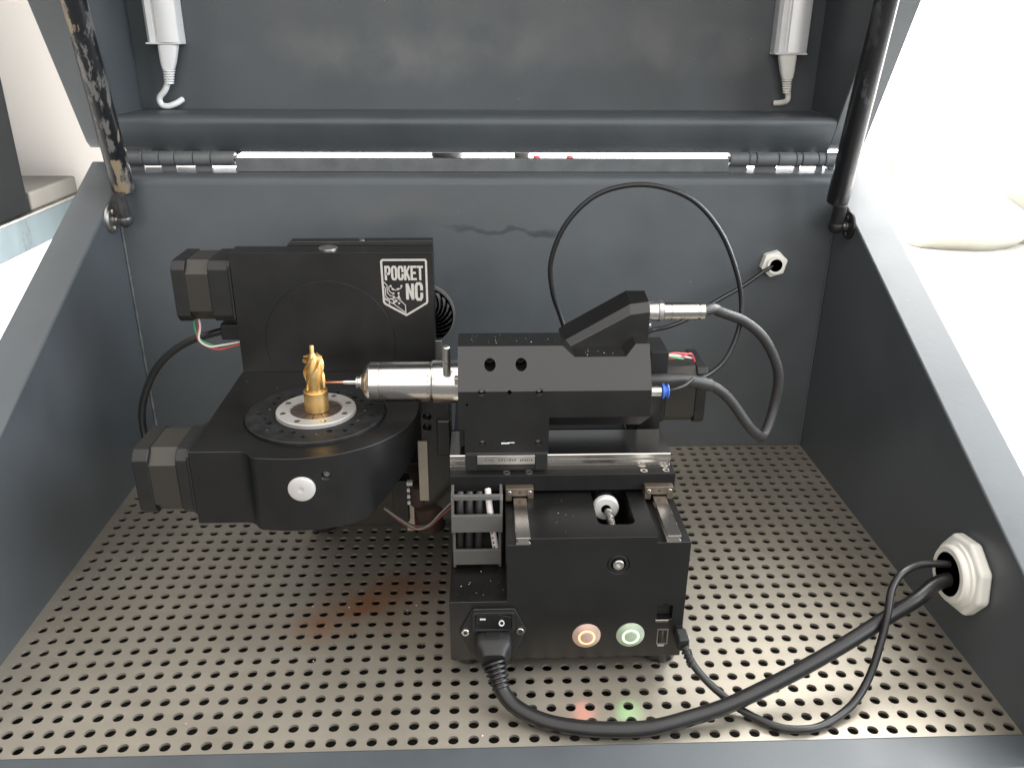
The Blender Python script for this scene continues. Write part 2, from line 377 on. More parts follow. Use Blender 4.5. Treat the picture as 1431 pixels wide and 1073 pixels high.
def letter(ch, x, z, w, h, t, y0, y1):
    mb = MB()
    for k, pth in enumerate(GLYPH[ch]):
        q = [(x+t/2+p[0]*(w-t), z+t/2+p[1]*(h-t)) for p in pth]
        cl = q[0] == q[-1] and len(q) > 3
        if not cl and len(q) >= 2:           # square ends reach the full height
            a, b = Vector(q[0]), Vector(q[1]); d = (a-b).normalized()*t/2 if ch not in 'NSMW' else Vector((0,0)); q[0] = tuple(a+d)
            a, b = Vector(q[-1]), Vector(q[-2]); d = (a-b).normalized()*t/2 if ch not in 'NSMW' and not (ch in 'PR' and len(pth) > 3) else Vector((0,0)); q[-1] = tuple(a+d)
        ribbon(mb, q[:-1] if cl else q, t*(0.86 if (ch in 'KN' and k == 1) else 1), 'y', y0-.002*k, y1, closed=cl)
    return mb
def hexa(r, n=6, a0=0.0): return [(r*math.cos(a0+2*math.pi*i/n), r*math.sin(a0+2*math.pi*i/n)) for i in range(n)]

# ================================================================== SETTING
tb = MB().box(-180, 190, -34.5, 104.9, -8, -4).build('tabletop', TABLE); tag(tb, 'white table top under the grey enclosure', 'table', kind='structure')
wl = MB().box(-260, -62, 105, 110, -60, 230).box(-62, -55, 105, 110, -60, 230).box(-55, 330, 105, 110, -60, -3).build('wall', WALL)
tag(wl, 'cream plaster wall behind the enclosure', 'wall', kind='structure')
win = empty('window', (130, 105, -3), 'overexposed white window filling the wall behind the open lid', 'window')
MB().box(-54.9, 329.9, 106.5, 107, -2.9, 324.9).build('pane', PANE, win)
fr = MB()
for x in (-55, 86, 204, 327): fr.box(x, x+3, 105.2, 106.4, -3, 325)
fr.box(-52, 327, 105.3, 106.3, 321, 325).box(-52, 327, 105.3, 106.3, -3, 0.5).build('frame', WHITEPL, win)

# things behind and beside the enclosure
cb = empty('cabinet', (-88, 66, 1.65), 'tall charcoal grey cabinet standing on the bluish steel box at left', 'cabinet')
MB().box(-104, -74.6, 48, 83.5, 1.65, 52).build('body', CABINET, cb, bevel=0.4)
MB().box(-103, -76, 47.6, 47.95, 3, 51).build('door', CABINET, cb, bevel=0.1)
sb = empty('steel_box', (-88, 66, -4), 'low bluish sheet steel box under the dark cabinet at left', 'box')
MB().box(-105, -74.4, 44, 103, -4, 1.2).build('body', BLUESTEEL, sb, bevel=0.3)
MB().box(-105.3, -74.1, 43.7, 103.3, 1.21, 1.6).build('rim', STEELDULL, sb, bevel=0.1)
cart = MB().box(-97, -74.8, 84.5, 102, 1.61, 4.7).build('carton', BEIGEBOX, bevel=0.4); tag(cart, 'beige carton on the steel box, behind the dark cabinet', 'box')
bk = empty('black_case', (-4, 41, -4), 'black case seen through the gap under the lid', 'case')
MB().box(-6, -2.6, 38, 44, -4, 16.4).build('body', PLASTIC, bk, bevel=0.3)
MB().lathe([(1.6,0),(1.9,0.4),(1.7,1.1),(0.9,1.4)], (-3.9,41,16.4), (0,0,1), 20).build('lid', PLASTIC, bk)
gb = MB().lathe([(1.0,0),(1.05,17),(0.9,18.5),(0.9,21.3),(0.7,21.6)], (4.7,41,-4), (0,0,1), 24).build('grey_bottle', LAM); tag(gb, 'grey bottle standing behind the hinge gap, between the black case and the red caps', 'bottle')
for x, lab in ((6.4, 'white bottle with a red cap beside the grey bottle behind the gap'), (10.2, 'white bottle with a red cap standing alone at the right of the gap')):
    bt = empty('bottle', (x, 40, -4), lab, 'bottle', group='red capped bottles behind the gap')
    MB().lathe([(1.3,0),(1.3,16),(0.5,19)], (x,40,-4), (0,0,1), 20).build('body', WHITEPL, bt)
    MB().lathe([(0.42,0),(0.42,1.75),(0.35,1.85)], (x,40,15.05), (0,0,1), 16).build('cap', REDCAP, bt)
jr = empty('cream_jar', (76, 99, -4), 'pale cream jar standing between the white window and the enclosure rim at right', 'jar')
MB().lathe([(2.2,0),(2.4,.5),(2.4,11),(1.6,13)], (76,99,-4), (0,0,1), 24).build('body', BAG, jr)
MB().lathe([(1.7,0),(1.7,1.6),(1.5,1.8)], (76,99,9), (0,0,1), 20).build('lid', WHITEPL, jr)
bag = MB()
for (cx, cy, cz, r, s3) in ((84,84,-0.5,9,(1.25,.9,.62)), (97,88,3,9,(1.0,.9,1.05)), (90,90,0.5,8,(1.3,.8,.9))): bag.ball((cx,cy,cz), r, 12, s3)
bg = bag.build('white_bag', BAG, smooth=80); tag(bg, 'crumpled white bag on the bright table at far right', 'bag')
dm = bg.modifiers.new('folds', 'DISPLACE'); tx = bpy.data.textures.new('folds', 'CLOUDS'); tx.noise_scale = 0.06; dm.texture = tx; dm.strength = 0.03

# ================================================================== ENCLOSURE
enc = empty('enclosure', (0, -14, -4), 'slate grey steel machine enclosure with its lid propped open on two struts', 'enclosure')
for s in (-1, 1):
    poly = [(-32, -4), (-32, 4.42), (-31.6, 4.62), (3.3, 21.44), (3.3, -4)]
    MB().prism(poly, 'x', s*25.0, s*27.6).build('side_wall', SIDEPAINT, enc, bevel=0.14, seg=3)
MB().prism([(0.003,-4),(0.003,20.3),(0.06,20.6),(0.22,20.82),(0.5,20.95),(0.9,21.0),(3.3,21.0),(3.3,-4)], 'x', -24.99, 24.99).build('back_wall', BACKPAINT, enc, smooth=40)
MB().box(-17.0, 17.3, 1.2, 1.8, 21.003, 21.91).build('rear_lip', LITPAINT, enc, bevel=0.06)
MB().prism([(-32,-4),(-32,0.1),(-31.7,0.28),(-29.9,0.28),(-29.72,0.12),(-29.72,-4)], 'x', -24.99, 24.99).build('front_sill', PAINT, enc, bevel=0.05)
WELD = mat('highlit_weld', (0.13,0.135,0.14), 0.45, 0.2, var=0.5, vscale=60)  # bead paler than the walls: the corner's bright highlight painted in
MB().tube([(-24.93,-0.07,19.6),(-24.92,-0.08,10),(-24.93,-0.07,0.0)], lambda t: 0.10+0.015*math.sin(60*t)+0.01*math.sin(171*t), 8, 20).build('corner_weld', WELD, enc, smooth=60)
MB().tube([(24.93,-0.07,19.6),(24.94,-0.06,0.0)], 0.07, 8, 8).build('corner_weld', PAINT, enc, smooth=60)
MB().box(-24.95, 24.95, -29.68, -0.02, -2.6, -2.5).build('chip_tray', DARKTRAY, enc)
for x0, y0, y1 in ((-23.5,-29.6,-19), (23.38,-29.6,-11.0)): MB().box(x0, x0+0.55, y0, y1, -0.9, -0.34).build('support_ledge', BROWNMETAL, enc)
# ---- lid
lid = empty('lid', (0, 3.3, 22.2), parent=enc)
side = [(4.0,22.2),(3.35,22.36),(2.95,22.75),(2.72,23.2),(-13.0,54.6),(-12.8,55),(8.6,55),(8.6,22.2)]
for s in (-1, 1): MB().prism(side, 'x', s*25.0, s*27.6).build('lid_side', PAINT, lid, bevel=0.12, seg=3)
MB().prism([(3.22,22.04),(3.13,22.10),(2.22,24.0),(2.2,24.22),(2.28,24.42),(2.46,24.57),(2.7,24.62),(7.29,24.62),(8.6,24.6),(8.6,22.04)], 'x', -24.99, 24.99).build('lid_rail', PAINT, lid, smooth=40)
MB().box(-24.99, 24.99, 7.3, 8.59, 24.63, 52.9).build('lid_panel', LIDPAINT, lid)
MB().prism([(-12.2,53),(-13.0,54.9),(8.6,54.9),(8.6,53)], 'x', -24.99, 24.99).build('lid_top', PAINT, lid, bevel=0.1)
# ---- hinges
for (x0, x1, cuts, hname) in ((-24.5,-17.05,(0,.16,.31,.45,.62,.78,1),'hinge'), (17.4,25.3,(0,.175,.24,.44,.60,.655,.80,.865,1),'hinge')):
    h = empty(hname, ((x0+x1)/2, 2.6, 21.7), parent=enc)
    for i in range(len(cuts)-1):
        a = x0+(x1-x0)*cuts[i]; b = x0+(x1-x0)*cuts[i+1]-0.03
        r = 0.50 if (b-a) > 0.5 else 0.48
        MB().lathe([(r-.06,0),(r,.05),(r,b-a-.05),(r-.06,b-a)], (a,1.7,21.84), (1,0,0), 24).build('knuckle', LITPAINT, h)
        if i % 2 == 0: MB().box(a, b, 1.62, 1.8, 21.01, 21.5).build('leaf', LITPAINT, h)
        else: MB().box(a, b, 1.75, 3.3, 21.96, 22.03).build('leaf', LITPAINT, h)
    MB().cyl((x0-.12,1.7,21.84),(x1+.12,1.7,21.84),0.2,n=16).build('pin', STEELDULL, h)
# ---- gas struts
def strut(p_ball, p_low, p_top, mt, mx, s, mplate, sr):
    st = empty('gas_strut', p_ball, parent=enc)
    a = Vector(p_low); b = Vector(p_top); d = (b-a).normalized()
    MB().lathe([(0.55,0),(0.70,0.12),(0.73,0.3),(0.73,(b-a).length)], a, d, 28).build('tube', mt, st)
    MB().lathe([(0.42,0),(0.45,0.2),(0.45,(a-Vector(p_ball)).length)], Vector(p_ball), d, 20).build('rod_end', sr, st)
    MB().ball(p_ball, 0.52, 12).build('ball_socket', sr, st, smooth=60)
    MB().lathe([(0.22,0),(0.22,abs(mx-p_ball[0])-0.35),(0.3,abs(mx-p_ball[0])-0.3),(0.3,abs(mx-p_ball[0])-.1)], p_ball, (s,0,0), 16).build('stud', STEELDULL, st)
    pl = MB().lathe([(0.02,0.0),(0.78,0.0),(0.92,0.1),(0.92,0.22)], (mx-s*0.22, p_ball[1]-.05, p_ball[2]+.05), (s,0,0), 28)
    pl.build('mount_plate', mplate, st)
    for dz in (-.55, .55): MB().lathe([(0.17,0.12),(0.2,0.02),(0.2,0)], (mx-s*0.22, p_ball[1]-.1, p_ball[2]+dz), (-s,0,0), 10).build('rivet', mplate, st)
    MB().lathe([(0.5,0),(0.5,0.5)], b, d, 16).build('upper_end', sr, st)
strut((-24.05,-1.35,18.25), (-24.05,-0.72,19.95), (-24.05,-6.9,49.5), WORN, -25.0, -1, STEELDULL, mat('dusty_metal', (0.10,0.10,0.10), 0.35, 0.6, var=0.4, vscale=120))
strut((24.05,-2.45,18.0), (24.05,-2.05,19.45), (24.05,-7.8,49.0), STRUTBLACK, 25.0, 1, PLASTIC, PLASTIC)
# ---- cable glands
g = empty('cable_gland', (20.85, -0.3, 14.82), parent=enc)
MB().prism([(20.86+p[0], 14.82+p[1]) for p in hexa(0.98, 6, 0.3)], 'y', -0.62, 0.0).build('hex_nut', CREAMPL, g, bevel=0.08, cut=MB().cyl((20.86,-1.2,14.82),(20.86,0.2,14.82),0.46,n=24))
MB().lathe([(0.46,0),(0.62,0),(0.62,0.32),(0.46,0.32),(0.46,0)], (20.86,-0.9,14.82), (0,1,0), 28).build('thread', CREAMPL, g)
MB().cyl((20.86,-0.35,14.82),(20.86,-0.3,14.82),0.47,n=24).build('seal', RUBBER, g)
g = empty('cable_gland', (24.6, -23.2, 4.42), parent=enc)
hx = [(-23.2+p[0], 4.42+p[1]) for p in hexa(2.12, 8, 0.2)]
MB().prism(hx, 'x', 24.3, 25.0).build('hex_nut', CREAMPL, g, bevel=0.22, seg=3, cut=MB().cyl((23,-23.2,4.42),(25.5,-23.2,4.42),1.14,n=36))
MB().lathe([(1.14,0),(1.42,0),(1.5,.08),(1.5,.3),(1.66,.35),(1.66,.6),(1.14,.6),(1.14,0)], (23.8,-23.2,4.42), (1,0,0), 44).build('collar', CREAMPL, g)
MB().cyl((24.85,-23.2,4.42),(24.9,-23.2,4.42),1.15,n=30).build('seal', RUBBER, g)

# ---- perforated floor plate
def perforated():
    mb = MB(); px = 0.938; py = 0.928; nx, ny = 53, 32
    cx0 = -24.18; cy0 = -29.14; r = 0.257; K = 16; zt = 0.0; zb = -0.14
    sq = []
    for k in range(K):
        a = 2*math.pi*(k+0.5)/K; c, s = math.cos(a), math.sin(a); q = 1/max(abs(c), abs(s)); sq.append((c*q*.5, s*q*.5))
    # snap square outline so corners are kept
    sq = []
    for k in range(K):
        side, t = divmod(k, K//4); t = t/(K//4)
        sq.append([(-.5+t,-.5),(.5,-.5+t),(.5-t,.5),(-.5,.5-t)][side])
    for i in range(nx):
        for j in range(ny):
            cx = cx0+px*i; cy = cy0+py*j
            rr = r*(1+0.03*(rnd.random()-.5))
            o = [(cx+a*px, cy+b*py, zt) for a, b in sq]
            inn = []; low = []
            for a, b in sq:
                an = math.atan2(b, a); inn.append((cx+rr*math.cos(an), cy+rr*math.sin(an), zt)); low.append((cx+rr*math.cos(an), cy+rr*math.sin(an), zb))
            fs = []
            for k in range(K):
                l = (k+1) % K
                fs.append((k, l, K+l, K+k)); fs.append((K+k, K+l, 2*K+l, 2*K+k))
            mb.add(o+inn+low, fs)
    xa = cx0-px/2; xb = cx0+px*(nx-.5); ya = cy0-py/2; yb = cy0+py*(ny-.5)
    def strip(x0,x1,y0,y1): mb.add([(x0,y0,0),(x1,y0,0),(x1,y1,0),(x0,y1,0)], [(0,1,2,3)])
    if xa > -25: strip(-25, xa, -29.7, -0.02)
    strip(xb, 25, -29.7, -0.02); strip(xa, xb, -29.7, ya); strip(xa, xb, yb, -0.02)
    me = bpy.data.meshes.new('floor_plate')
    c = Vector((0,-14.86,0)); me.from_pydata([tuple(p*U) for p in mb.v], [], mb.f)
    bm = bmesh.new(); bm.from_mesh(me); bmesh.ops.remove_doubles(bm, verts=bm.verts, dist=1e-6)
    bmesh.ops.recalc_face_normals(bm, faces=bm.faces)
    up = sum(f.normal.z*f.calc_area() for f in bm.faces)
    if up < 0: bmesh.ops.reverse_faces(bm, faces=bm.faces)
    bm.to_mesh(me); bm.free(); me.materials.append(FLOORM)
    o = bpy.data.objects.new('floor_plate', me); COL.objects.link(o); WORLD[o] = Vector((0,0,0))
    return tag(o, 'perforated sheet steel floor plate lying inside the grey enclosure', 'floor plate')
perforated()
# chips that clog some holes, and flakes lying about
fl = MB()
def flake(x, y, z, s):
    a = rnd.random()*6.3; t = rnd.uniform(-.5,.5)
    fl.add([(x+s*math.cos(a), y+s*math.sin(a), z+s*.2), (x+s*math.cos(a+2.3)*.6, y+s*math.sin(a+2.3)*.6, z), (x+s*math.cos(a+4)*.8, y+s*math.sin(a+4)*.8, z+s*abs(t)), (x, y, z+s*.5)], [(0,1,3),(1,2,3),(2,0,3),(0,2,1)])
for k in range(45): flake(rnd.uniform(-24,24), rnd.uniform(-29.3,-6), 0.01, rnd.uniform(.03,.08))
for k in range(26): flake(rnd.uniform(-11,-3), rnd.uniform(-25,-19), 0.01, rnd.uniform(.03,.08))
for k in range(16): flake(rnd.uniform(-1.7,.8), rnd.gauss(-24.0,.5), 4.6, rnd.choice((.012,.015,.02,.03,.055)))
for k in range(9): flake(rnd.uniform(2.2,5.2), rnd.uniform(-24.8,-21.6), 8.17, rnd.uniform(.015,.035))
for k in range(14): flake(rnd.uniform(4.4,7), rnd.uniform(-19.5,-18.4), 15.24, rnd.uniform(.015,.04))
for k in range(20): flake(rnd.uniform(-1.3,3.8), rnd.uniform(-19.2,-17.6), 15.72, rnd.uniform(.015,.05))
for k in range(10): flake(rnd.uniform(-14,-11), rnd.uniform(-21,-13), 11.46, rnd.uniform(.015,.035))
for k in range(10): flake(rnd.gauss(1.8,3), 0.45+rnd.random()*.3, 20.96, rnd.uniform(.03,.08))
for k in range(8): flake(rnd.uniform(17,24), 0.5+rnd.random()*.3, 20.97, rnd.uniform(.03,.09))
tag(fl.build('metal_chips', CHIP, smooth=0), 'loose bright metal chips scattered on floor and machine', 'metal chips', kind='stuff')

# ---- lid lamps
def lamp(xc, w, zb, body_m, plug_m, cab, lab, plugx, pw0, pw1, pz1, dep):
    t = empty('tube_lamp', (xc, 7.3, zb), lab, 'lamp')
    x0, x1 = xc-w/2, xc+w/2; y1 = 7.28; y0 = y1-dep
    prof = [(x0,y1),(x0,y0+.55),(x0+.25,y0+.25),(x0+.62,y0+.25),(x0+.66,y0+.32),(x0+.78,y0+.32),(x0+.84,y0+.14)]
    prof += [(x0+.84+(x1-x0-.9)*k/8, y0+.14-.14*math.sin(math.pi*k/8)) for k in range(1,8)]
    prof += [(x1-.06,y0+.16),(x1,y0+.5),(x1,y1)]
    MB().prism(prof, 'z', zb+.12, 50).build('housing', body_m, t, bevel=0.03, smooth=35)
    MB().prism([(x0-.03,y1-.01),(x0-.03,y0+.12),(x1+.03,y0+.12),(x1+.03,y1-.01)], 'z', zb, zb+.12).build('end_cap', WHITEPL, t, bevel=0.05)
    yc = y0+.62
    plug = MB(); secs = []
    for (z, hw, hd) in ((zb-.02,pw0,.42),(zb-.25,pw0*.97,.42),(zb-(zb-pz1)*.45,(pw0+pw1)/2,.36),(pz1+.95,pw1*1.05,.3)):
        secs.append([(plugx[0]+(plugx[1]-plugx[0])*((zb-z)/(zb-pz1))+hw*math.copysign(abs(math.cos(a))**.55,math.cos(a)), yc+hd*math.copysign(abs(math.sin(a))**.55,math.sin(a)), z) for a in [2*math.pi*k/20 for k in range(20)]])
    plug.loft(secs).build('plug', plug_m, t, smooth=50)
    rel = MB()
    for k in range(6):
        z = pz1+.95-k*.17; xx = plugx[0]+(plugx[1]-plugx[0])*((zb-z)/(zb-pz1)); r = pw1*(1.08-.05*k)
        rel.lathe([(r*.82,0),(r,.03),(r,.1),(r*.82,.15)], (xx,yc,z-.16), (0,0,1), 16)
    rel.build('strain_relief', plug_m, t, smooth=50)
    MB().tube([(plugx[1],yc,pz1+.25)]+cab, 0.21, 12, 8).build('cable', plug_m, t, smooth=60)
    for z in (36, 46): MB().box(x0-.06, x1+.06, y0+.6, y1, z, z+.6).build('clip', body_m, t, bevel=0.04)
lamp(-22.36, 2.36, 29.05, WHITEPL, WHITEPL, [(-22.85,6.45,26.0),(-23.35,6.5,25.45),(-23.28,6.5,24.98),(-22.85,6.55,24.87),(-22.3,6.75,25.05),(-21.95,7.2,25.3)],
     'white tube lamp at left inside the lid with a hooked white cable', (-22.15,-22.5), .70, .40, 26.45, 1.5)
lamp(22.42, 2.32, 28.62, ALUBODY, CREAMPL, [(22.75,6.45,25.8),(22.75,6.5,25.45),(22.5,6.8,25.28),(22.05,7.2,25.2)],
     'satin aluminium tube lamp at right inside the lid with a short cream plug', (22.28,22.62), .66, .36, 26.0, 1.5)

# ================================================================== MILLING MACHINE
mill = empty('milling_machine', (2, -17, 0), 'black desktop five axis milling machine with steel spindle and round rotary table', 'milling machine')
def part(mb, name, m, parent=mill, **k): return mb.build(name, m, parent, **k)
def screw(name, c, axis, r, h, m, parent, n=20, hexr=.5):
    return part(MB().lathe([(0.0,-r*.1),(r*hexr,-r*.1),(r*hexr,h),(r*.88,h),(r,h*.7),(r,-r*.2)], c, axis, n), name, m, parent, smooth=35, org=c)
# ---- base
prof = [(-1.88,1.05),(9.70,1.05),(9.70,7.82),(8.08,7.82),(8.08,8.15),(1.97,8.15),(1.97,7.80),(0.92,7.80),(0.92,4.57),(-1.88,4.57)]
cut = MB()
pk = []
for (cx, cy, a0) in ((6.85,-23.5,-90),(6.85,-20.5,0),(5.75,-20.5,90),(5.75,-23.5,180)):
    pk += [(cx+.36*math.cos(math.radians(a0+t*22.5)), cy+.36*math.sin(math.radians(a0+t*22.5))) for t in range(5)]
cut.prism(pk, 'z', 5.2, 9.0)
cut.cyl((6.27,-26,6.62),(6.27,-24.62,6.62),0.36,n=32)
cut.lathe([(.50,0),(.545,0),(.545,1.06),(.50,1.06),(.50,0)], (6.27,-26,6.62), (0,1,0), 40)
cut.box(8.33,9.12,-26,-23.8,3.33,4.16); cut.box(8.45,9.0,-26,-24.2,1.82,2.72)
cut.box(8.6,8.85,-26,-24.7,4.05,4.28)
part(MB().prism(prof, 'y', -25, -9), 'base', BLACK, bevel=0.045, cut=cut)
part(MB().box(-1.86,0.9,-20.9,-9,4.58,8.14), 'chain_bay', BLACK, bevel=0.05)
part(MB().box(-11.6,-1.9,-12.5,-9,1.05,5.5), 'rear_foot_beam', BLACK, bevel=0.05)
f0 = part(MB().lathe([(.75,0),(.92,.1),(1.0,.4),(1.0,1.04)], (8.95,-23.5,0), (0,0,1), 28), 'foot', RUBBER, smooth=40)
for p in ((-0.9,-23.3), (8.9,-10), (-10.6,-10.8)): copy_at(f0, (p[0],p[1],.52), mill)
# ports on the front
pt = part(MB().box(8.36,9.09,-24.6,-24.45,3.36,4.13), 'network_socket', PLASTIC)
part(MB().box(8.3,8.95,-25.06,-24.9,3.2,3.33), 'latch', STEEL, pt, bevel=.02)
us = empty('usb_socket', (8.72,-24.8,2.27), parent=mill)
fr_ = MB().box(8.45,9.0,-25.03,-24.3,1.80,2.74)
part(fr_, 'shell', STEELDULL, us, cut=MB().box(8.50,8.95,-26,-24.4,1.86,2.68))
part(MB().box(8.55,8.7,-25.0,-24.4,1.9,2.64), 'tongue', PLASTIC, us)
part(MB().box(8.5,8.85,-25.06,-24.98,1.70,1.79), 'lip', STEEL, us)
part(MB().box(9.36,9.69,-25.05,-25.0,2.1,2.95), 'micro_socket', PLASTIC)
screw('screw', (6.27,-24.98,6.62), (0,-1,0), .27, .12, ALU, mill)
# push buttons
for (x, lm, cm) in ((4.9, ORANGE_LED, COPPERCAP), (7.1, GREEN_LED, GREENCAP)):
    b = empty('push_button', (x,-25.05,2.42), parent=mill)
    part(MB().lathe([(.44,.16),(.5,.14),(.70,.05),(.72,-.02),(.44,-.02)], (x,-25,2.42), (0,-1,0), 48), 'bezel', cm, b, smooth=20)
    part(MB().lathe([(.335,.17),(.435,.17),(.435,.0),(.335,.0),(.335,.17)], (x,-25,2.42), (0,-1,0), 48), 'light_ring', lm, b)
    part(MB().lathe([(0,.20),(.25,.20),(.33,.17),(.33,0)], (x,-25,2.42), (0,-1,0), 40), 'cap', cm, b, smooth=35)
    ld = bpy.data.lights.new('button_glow', 'SPOT'); ld.energy = 0.019; ld.spot_size = math.radians(25); ld.spot_blend = 0.8; ld.shadow_soft_size = 0.003
    ld.color = (1.0,0.22,0.18) if x < 6 else (0.20,1.0,0.30)
    lo = bpy.data.objects.new('button_glow', ld); COL.objects.link(lo); lo.parent = b
    lo.location = Vector((0,-0.25,0))*U
    lo.rotation_euler = Vector((-.3,-2.25,-2.42)).to_track_quat('-Z','Y').to_euler()
# power inlet
inl = empty('power_inlet', (.22,-25.1,2.9), parent=mill)
hx = [(-1.42,2.88),(-.80,4.15),(-.7,4.22),(1.25,4.22),(1.34,4.15),(1.9,2.9),(1.3,1.5),(-.85,1.5)]
part(MB().prism(hx, 'y', -25.12, -25.0), 'flange', PLASTIC, inl, bevel=.05)
part(MB().prism([(-.78,3.02),(-.78,4.08),(-.68,4.14),(1.2,4.14),(1.28,4.08),(1.28,3.02)], 'y', -25.3, -25.11), 'switch_frame', PLASTIC, inl, bevel=.04,
     cut=MB().box(-.64,1.14,-26,-25.14,3.14,3.98))
part(MB().prism([(-.62,-25.17),(.1,-25.2),(.55,-25.24),(1.12,-25.40),(1.12,-25.13),(-.62,-25.13)], 'z', 3.17, 3.95), 'rocker_switch', mat('switch_black', (.012,.012,.013), .25), inl, bevel=.03)
mk = MB(); mk.box(-.40,-.12,-25.225,-25.17,3.66,3.73); part(mk, 'on_mark', WHITEINK, inl)
mk = MB(); ov = [(.66+.115*math.cos(2*math.pi*k/18), 3.52+.15*math.sin(2*math.pi*k/18)) for k in range(18)]; ribbon(mk, ov, .05, 'y', -25.325, -25.27, True)
part(mk, 'off_mark', WHITEINK, inl)
for x in (-1.12, 1.58): screw('screw', (x,-25.13,2.88), (0,-1,0), .20, .08, STEEL, inl)
# top rails and bearing blocks of the lower slide
for (x0, x1, bx0, bx1) in ((1.33,2.03,.95,2.38), (8.5,9.2,8.1,9.58)):
    xm = (x0+x1)/2; hw = (x1-x0)/2
    rp = [(xm-hw,7.83),(xm-hw,7.93),(xm-hw*.72,8.02),(xm-hw*.72,8.08),(xm-hw*.95,8.14),(xm-hw*.95,8.22),(xm+hw*.95,8.22),(xm+hw*.95,8.14),(xm+hw*.72,8.08),(xm+hw*.72,8.02),(xm+hw,7.93),(xm+hw,7.83)]
    part(MB().prism(rp, 'y', -25.03, -9.5), 'guide_rail', STEEL, bevel=.015)
    bb = part(MB().box(bx0,bx1,-21.32,-18,7.98,8.72), 'bearing_block', BROWNMETAL, bevel=.04, cut=MB().box(x0-.06,x1+.06,-22,-17,7.5,8.27))
    for sx in (bx0+.2, bx1-.2): screw('screw', (sx,-21.32,8.50), (0,-1,0), .11, .06, STEEL, bb, 14)
    part(MB().lathe([(0,0.02),(.06,0.02),(.06,-.03)], (xm,-21.32,8.50), (0,-1,0), 12), 'grease_port', PLASTIC, bb)
# nut and lead screw in the pocket
part(MB().lathe([(.26,0),(.60,0),(.68,.08),(.68,.3),(.26,.3),(.26,0)], (6.12,-21.5,7.55), (0,1,0), 32), 'screw_nut', NYLON)
part(MB().lathe([(.2,0),(.55,0),(.55,.9),(.2,.9)], (6.12,-21.19,7.55), (0,1,0), 28), 'nut_barrel', PLASTIC)
part(MB().lathe([(.16,0),(.26,0),(.26,.1)], (6.12,-21.42,7.55), (0,1,0), 20), 'nut_bush', PLASTIC)
ls = MB().cyl((6.22,-24.1,7.46),(6.12,-19,7.55),.15,n=14)
hel = [(6.22-.02*t*5.1/5.1*.1+.155*math.cos(2*math.pi*t*3.6), -24.05+t*1.02, 7.46+.02*t+.155*math.sin(2*math.pi*t*3.6)) for t in [k/60 for k in range(0,280)]]
ls.tube(hel, .05, 5, 1)
part(ls, 'lead_screw', STEELDULL, smooth=60)
# cross beam, long rail, bearing block with name plate
part(MB().box(-1.92,9.73,-20.9,-15.5,8.32,9.26), 'cross_beam', MATTE, bevel=.045)
for (sx, sy) in ((1.03,-20.63),(2.17,-20.6),(8.13,-20.6),(9.3,-20.57)): screw('screw', (sx,sy,9.27), (0,0,1), .19, .025, STEEL if sx > 5 else STEELDULL, mill, 18, .55)
rp = [(-20.32,9.262),(-20.32,9.44),(-20.2,9.5),(-20.2,9.58),(-20.33,9.63),(-20.33,9.78),(-20.22,9.83),(-20.22,9.9),(-20.32,9.94),(-20.32,10.09),(-20.28,10.13),(-17.5,10.13),(-17.5,9.262)]
part(MB().prism(rp, 'x', -1.87, 9.52), 'long_rail', STEEL, smooth=25)
cb_ = part(MB().box(-1.08,3.12,-20.62,-17.2,9.42,10.42), 'carriage_block', BLACK, bevel=.04)
part(MB().box(-.48,2.46,-20.72,-20.6,9.8,10.3), 'name_plate', ALU, cb_, bevel=.02)
tx_ = MB(); x = -.12
for chs in ('THK', 'SRS15WM', '6F5076'):
    big = chs == 'THK'
    for ch in chs:
        wv = .15 if big else (.105 if chs == 'SRS15WM' else .08)
        lm = letter(ch, x, 9.98, wv, .15 if chs != '6F5076' else .12, .03, -20.732, -20.7); tx_.add(lm.v, lm.f); x += wv+.03
    x += .17
part(tx_, 'lettering', DARKINK, cb_, smooth=0)
for x0, x1 in ((-1.07,-.5), (2.5,3.1)): part(MB().box(x0,x1,-20.67,-20.55,9.45,10.35), 'end_seal', PLASTIC, cb_, bevel=.03)
# spindle housing with flange
def sec(x, zb, zt, bc):
    zc = 13.8; yt = -20.6+1.3*(zt-zc)/1.9
    return [(x,-20.6+bc*.9,zb),(x,-20.6,zb+bc),(x,-20.6,zc),(x,yt,zt),(x,-17.35,zt),(x,-15.7,13.9),(x,-15.7,zb)]
hs = [sec(-1.39,10.42,15.70,0.001),sec(-1.0,10.42,15.70,0.001),sec(3.14,10.42,15.70,0.001),sec(3.15,11.62,15.70,.75),sec(3.84,11.62,15.70,.75),sec(4.42,11.62,15.22,.75),sec(7.0,11.62,15.22,.75),sec(7.52,11.62,15.76,.75),sec(7.9,11.62,15.76,.75),sec(8.22,12.3,15.76,.08)]
cut = MB()
nrm = Vector((0,-1.9,1.3)).normalized()
for x in (.20, 1.75): cut.cyl((x,-22,14.92),(x,-18.3,14.92),.285,n=28)
for (x, z, r) in ((-.22,13.75,.19),(1.15,13.75,.11),(2.62,13.75,.19),(-.2,10.95,.17),(2.63,10.95,.17),(1.1,10.97,.13),(-.95,13.1,.06)): cut.cyl((x,-21.5,z-0.0),(x,-19.9,z),r,n=18)
cut.box(-1.6,-1.1,-21,-15,10.2,11.75)
part(MB().loft(hs), 'spindle_housing', BLACK, bevel=.04, cut=cut, bangle=25)
part(MB().box(-1.38,-1.12,-19.9,-16,10.45,11.9), 'housing_web', DUSTY)
for x, z in ((-.22,13.75),(2.62,13.75),(-.2,10.95),(2.63,10.95)):
    screw('screw', (x,-20.2,z), (0,-1,0), .16, .05, STEELDULL, mill, 14)
for x in (.20, 1.75):
    screw('screw', (x,-18.9,14.92), (0,-1,0), .26, .1, PLASTIC, mill, 18)
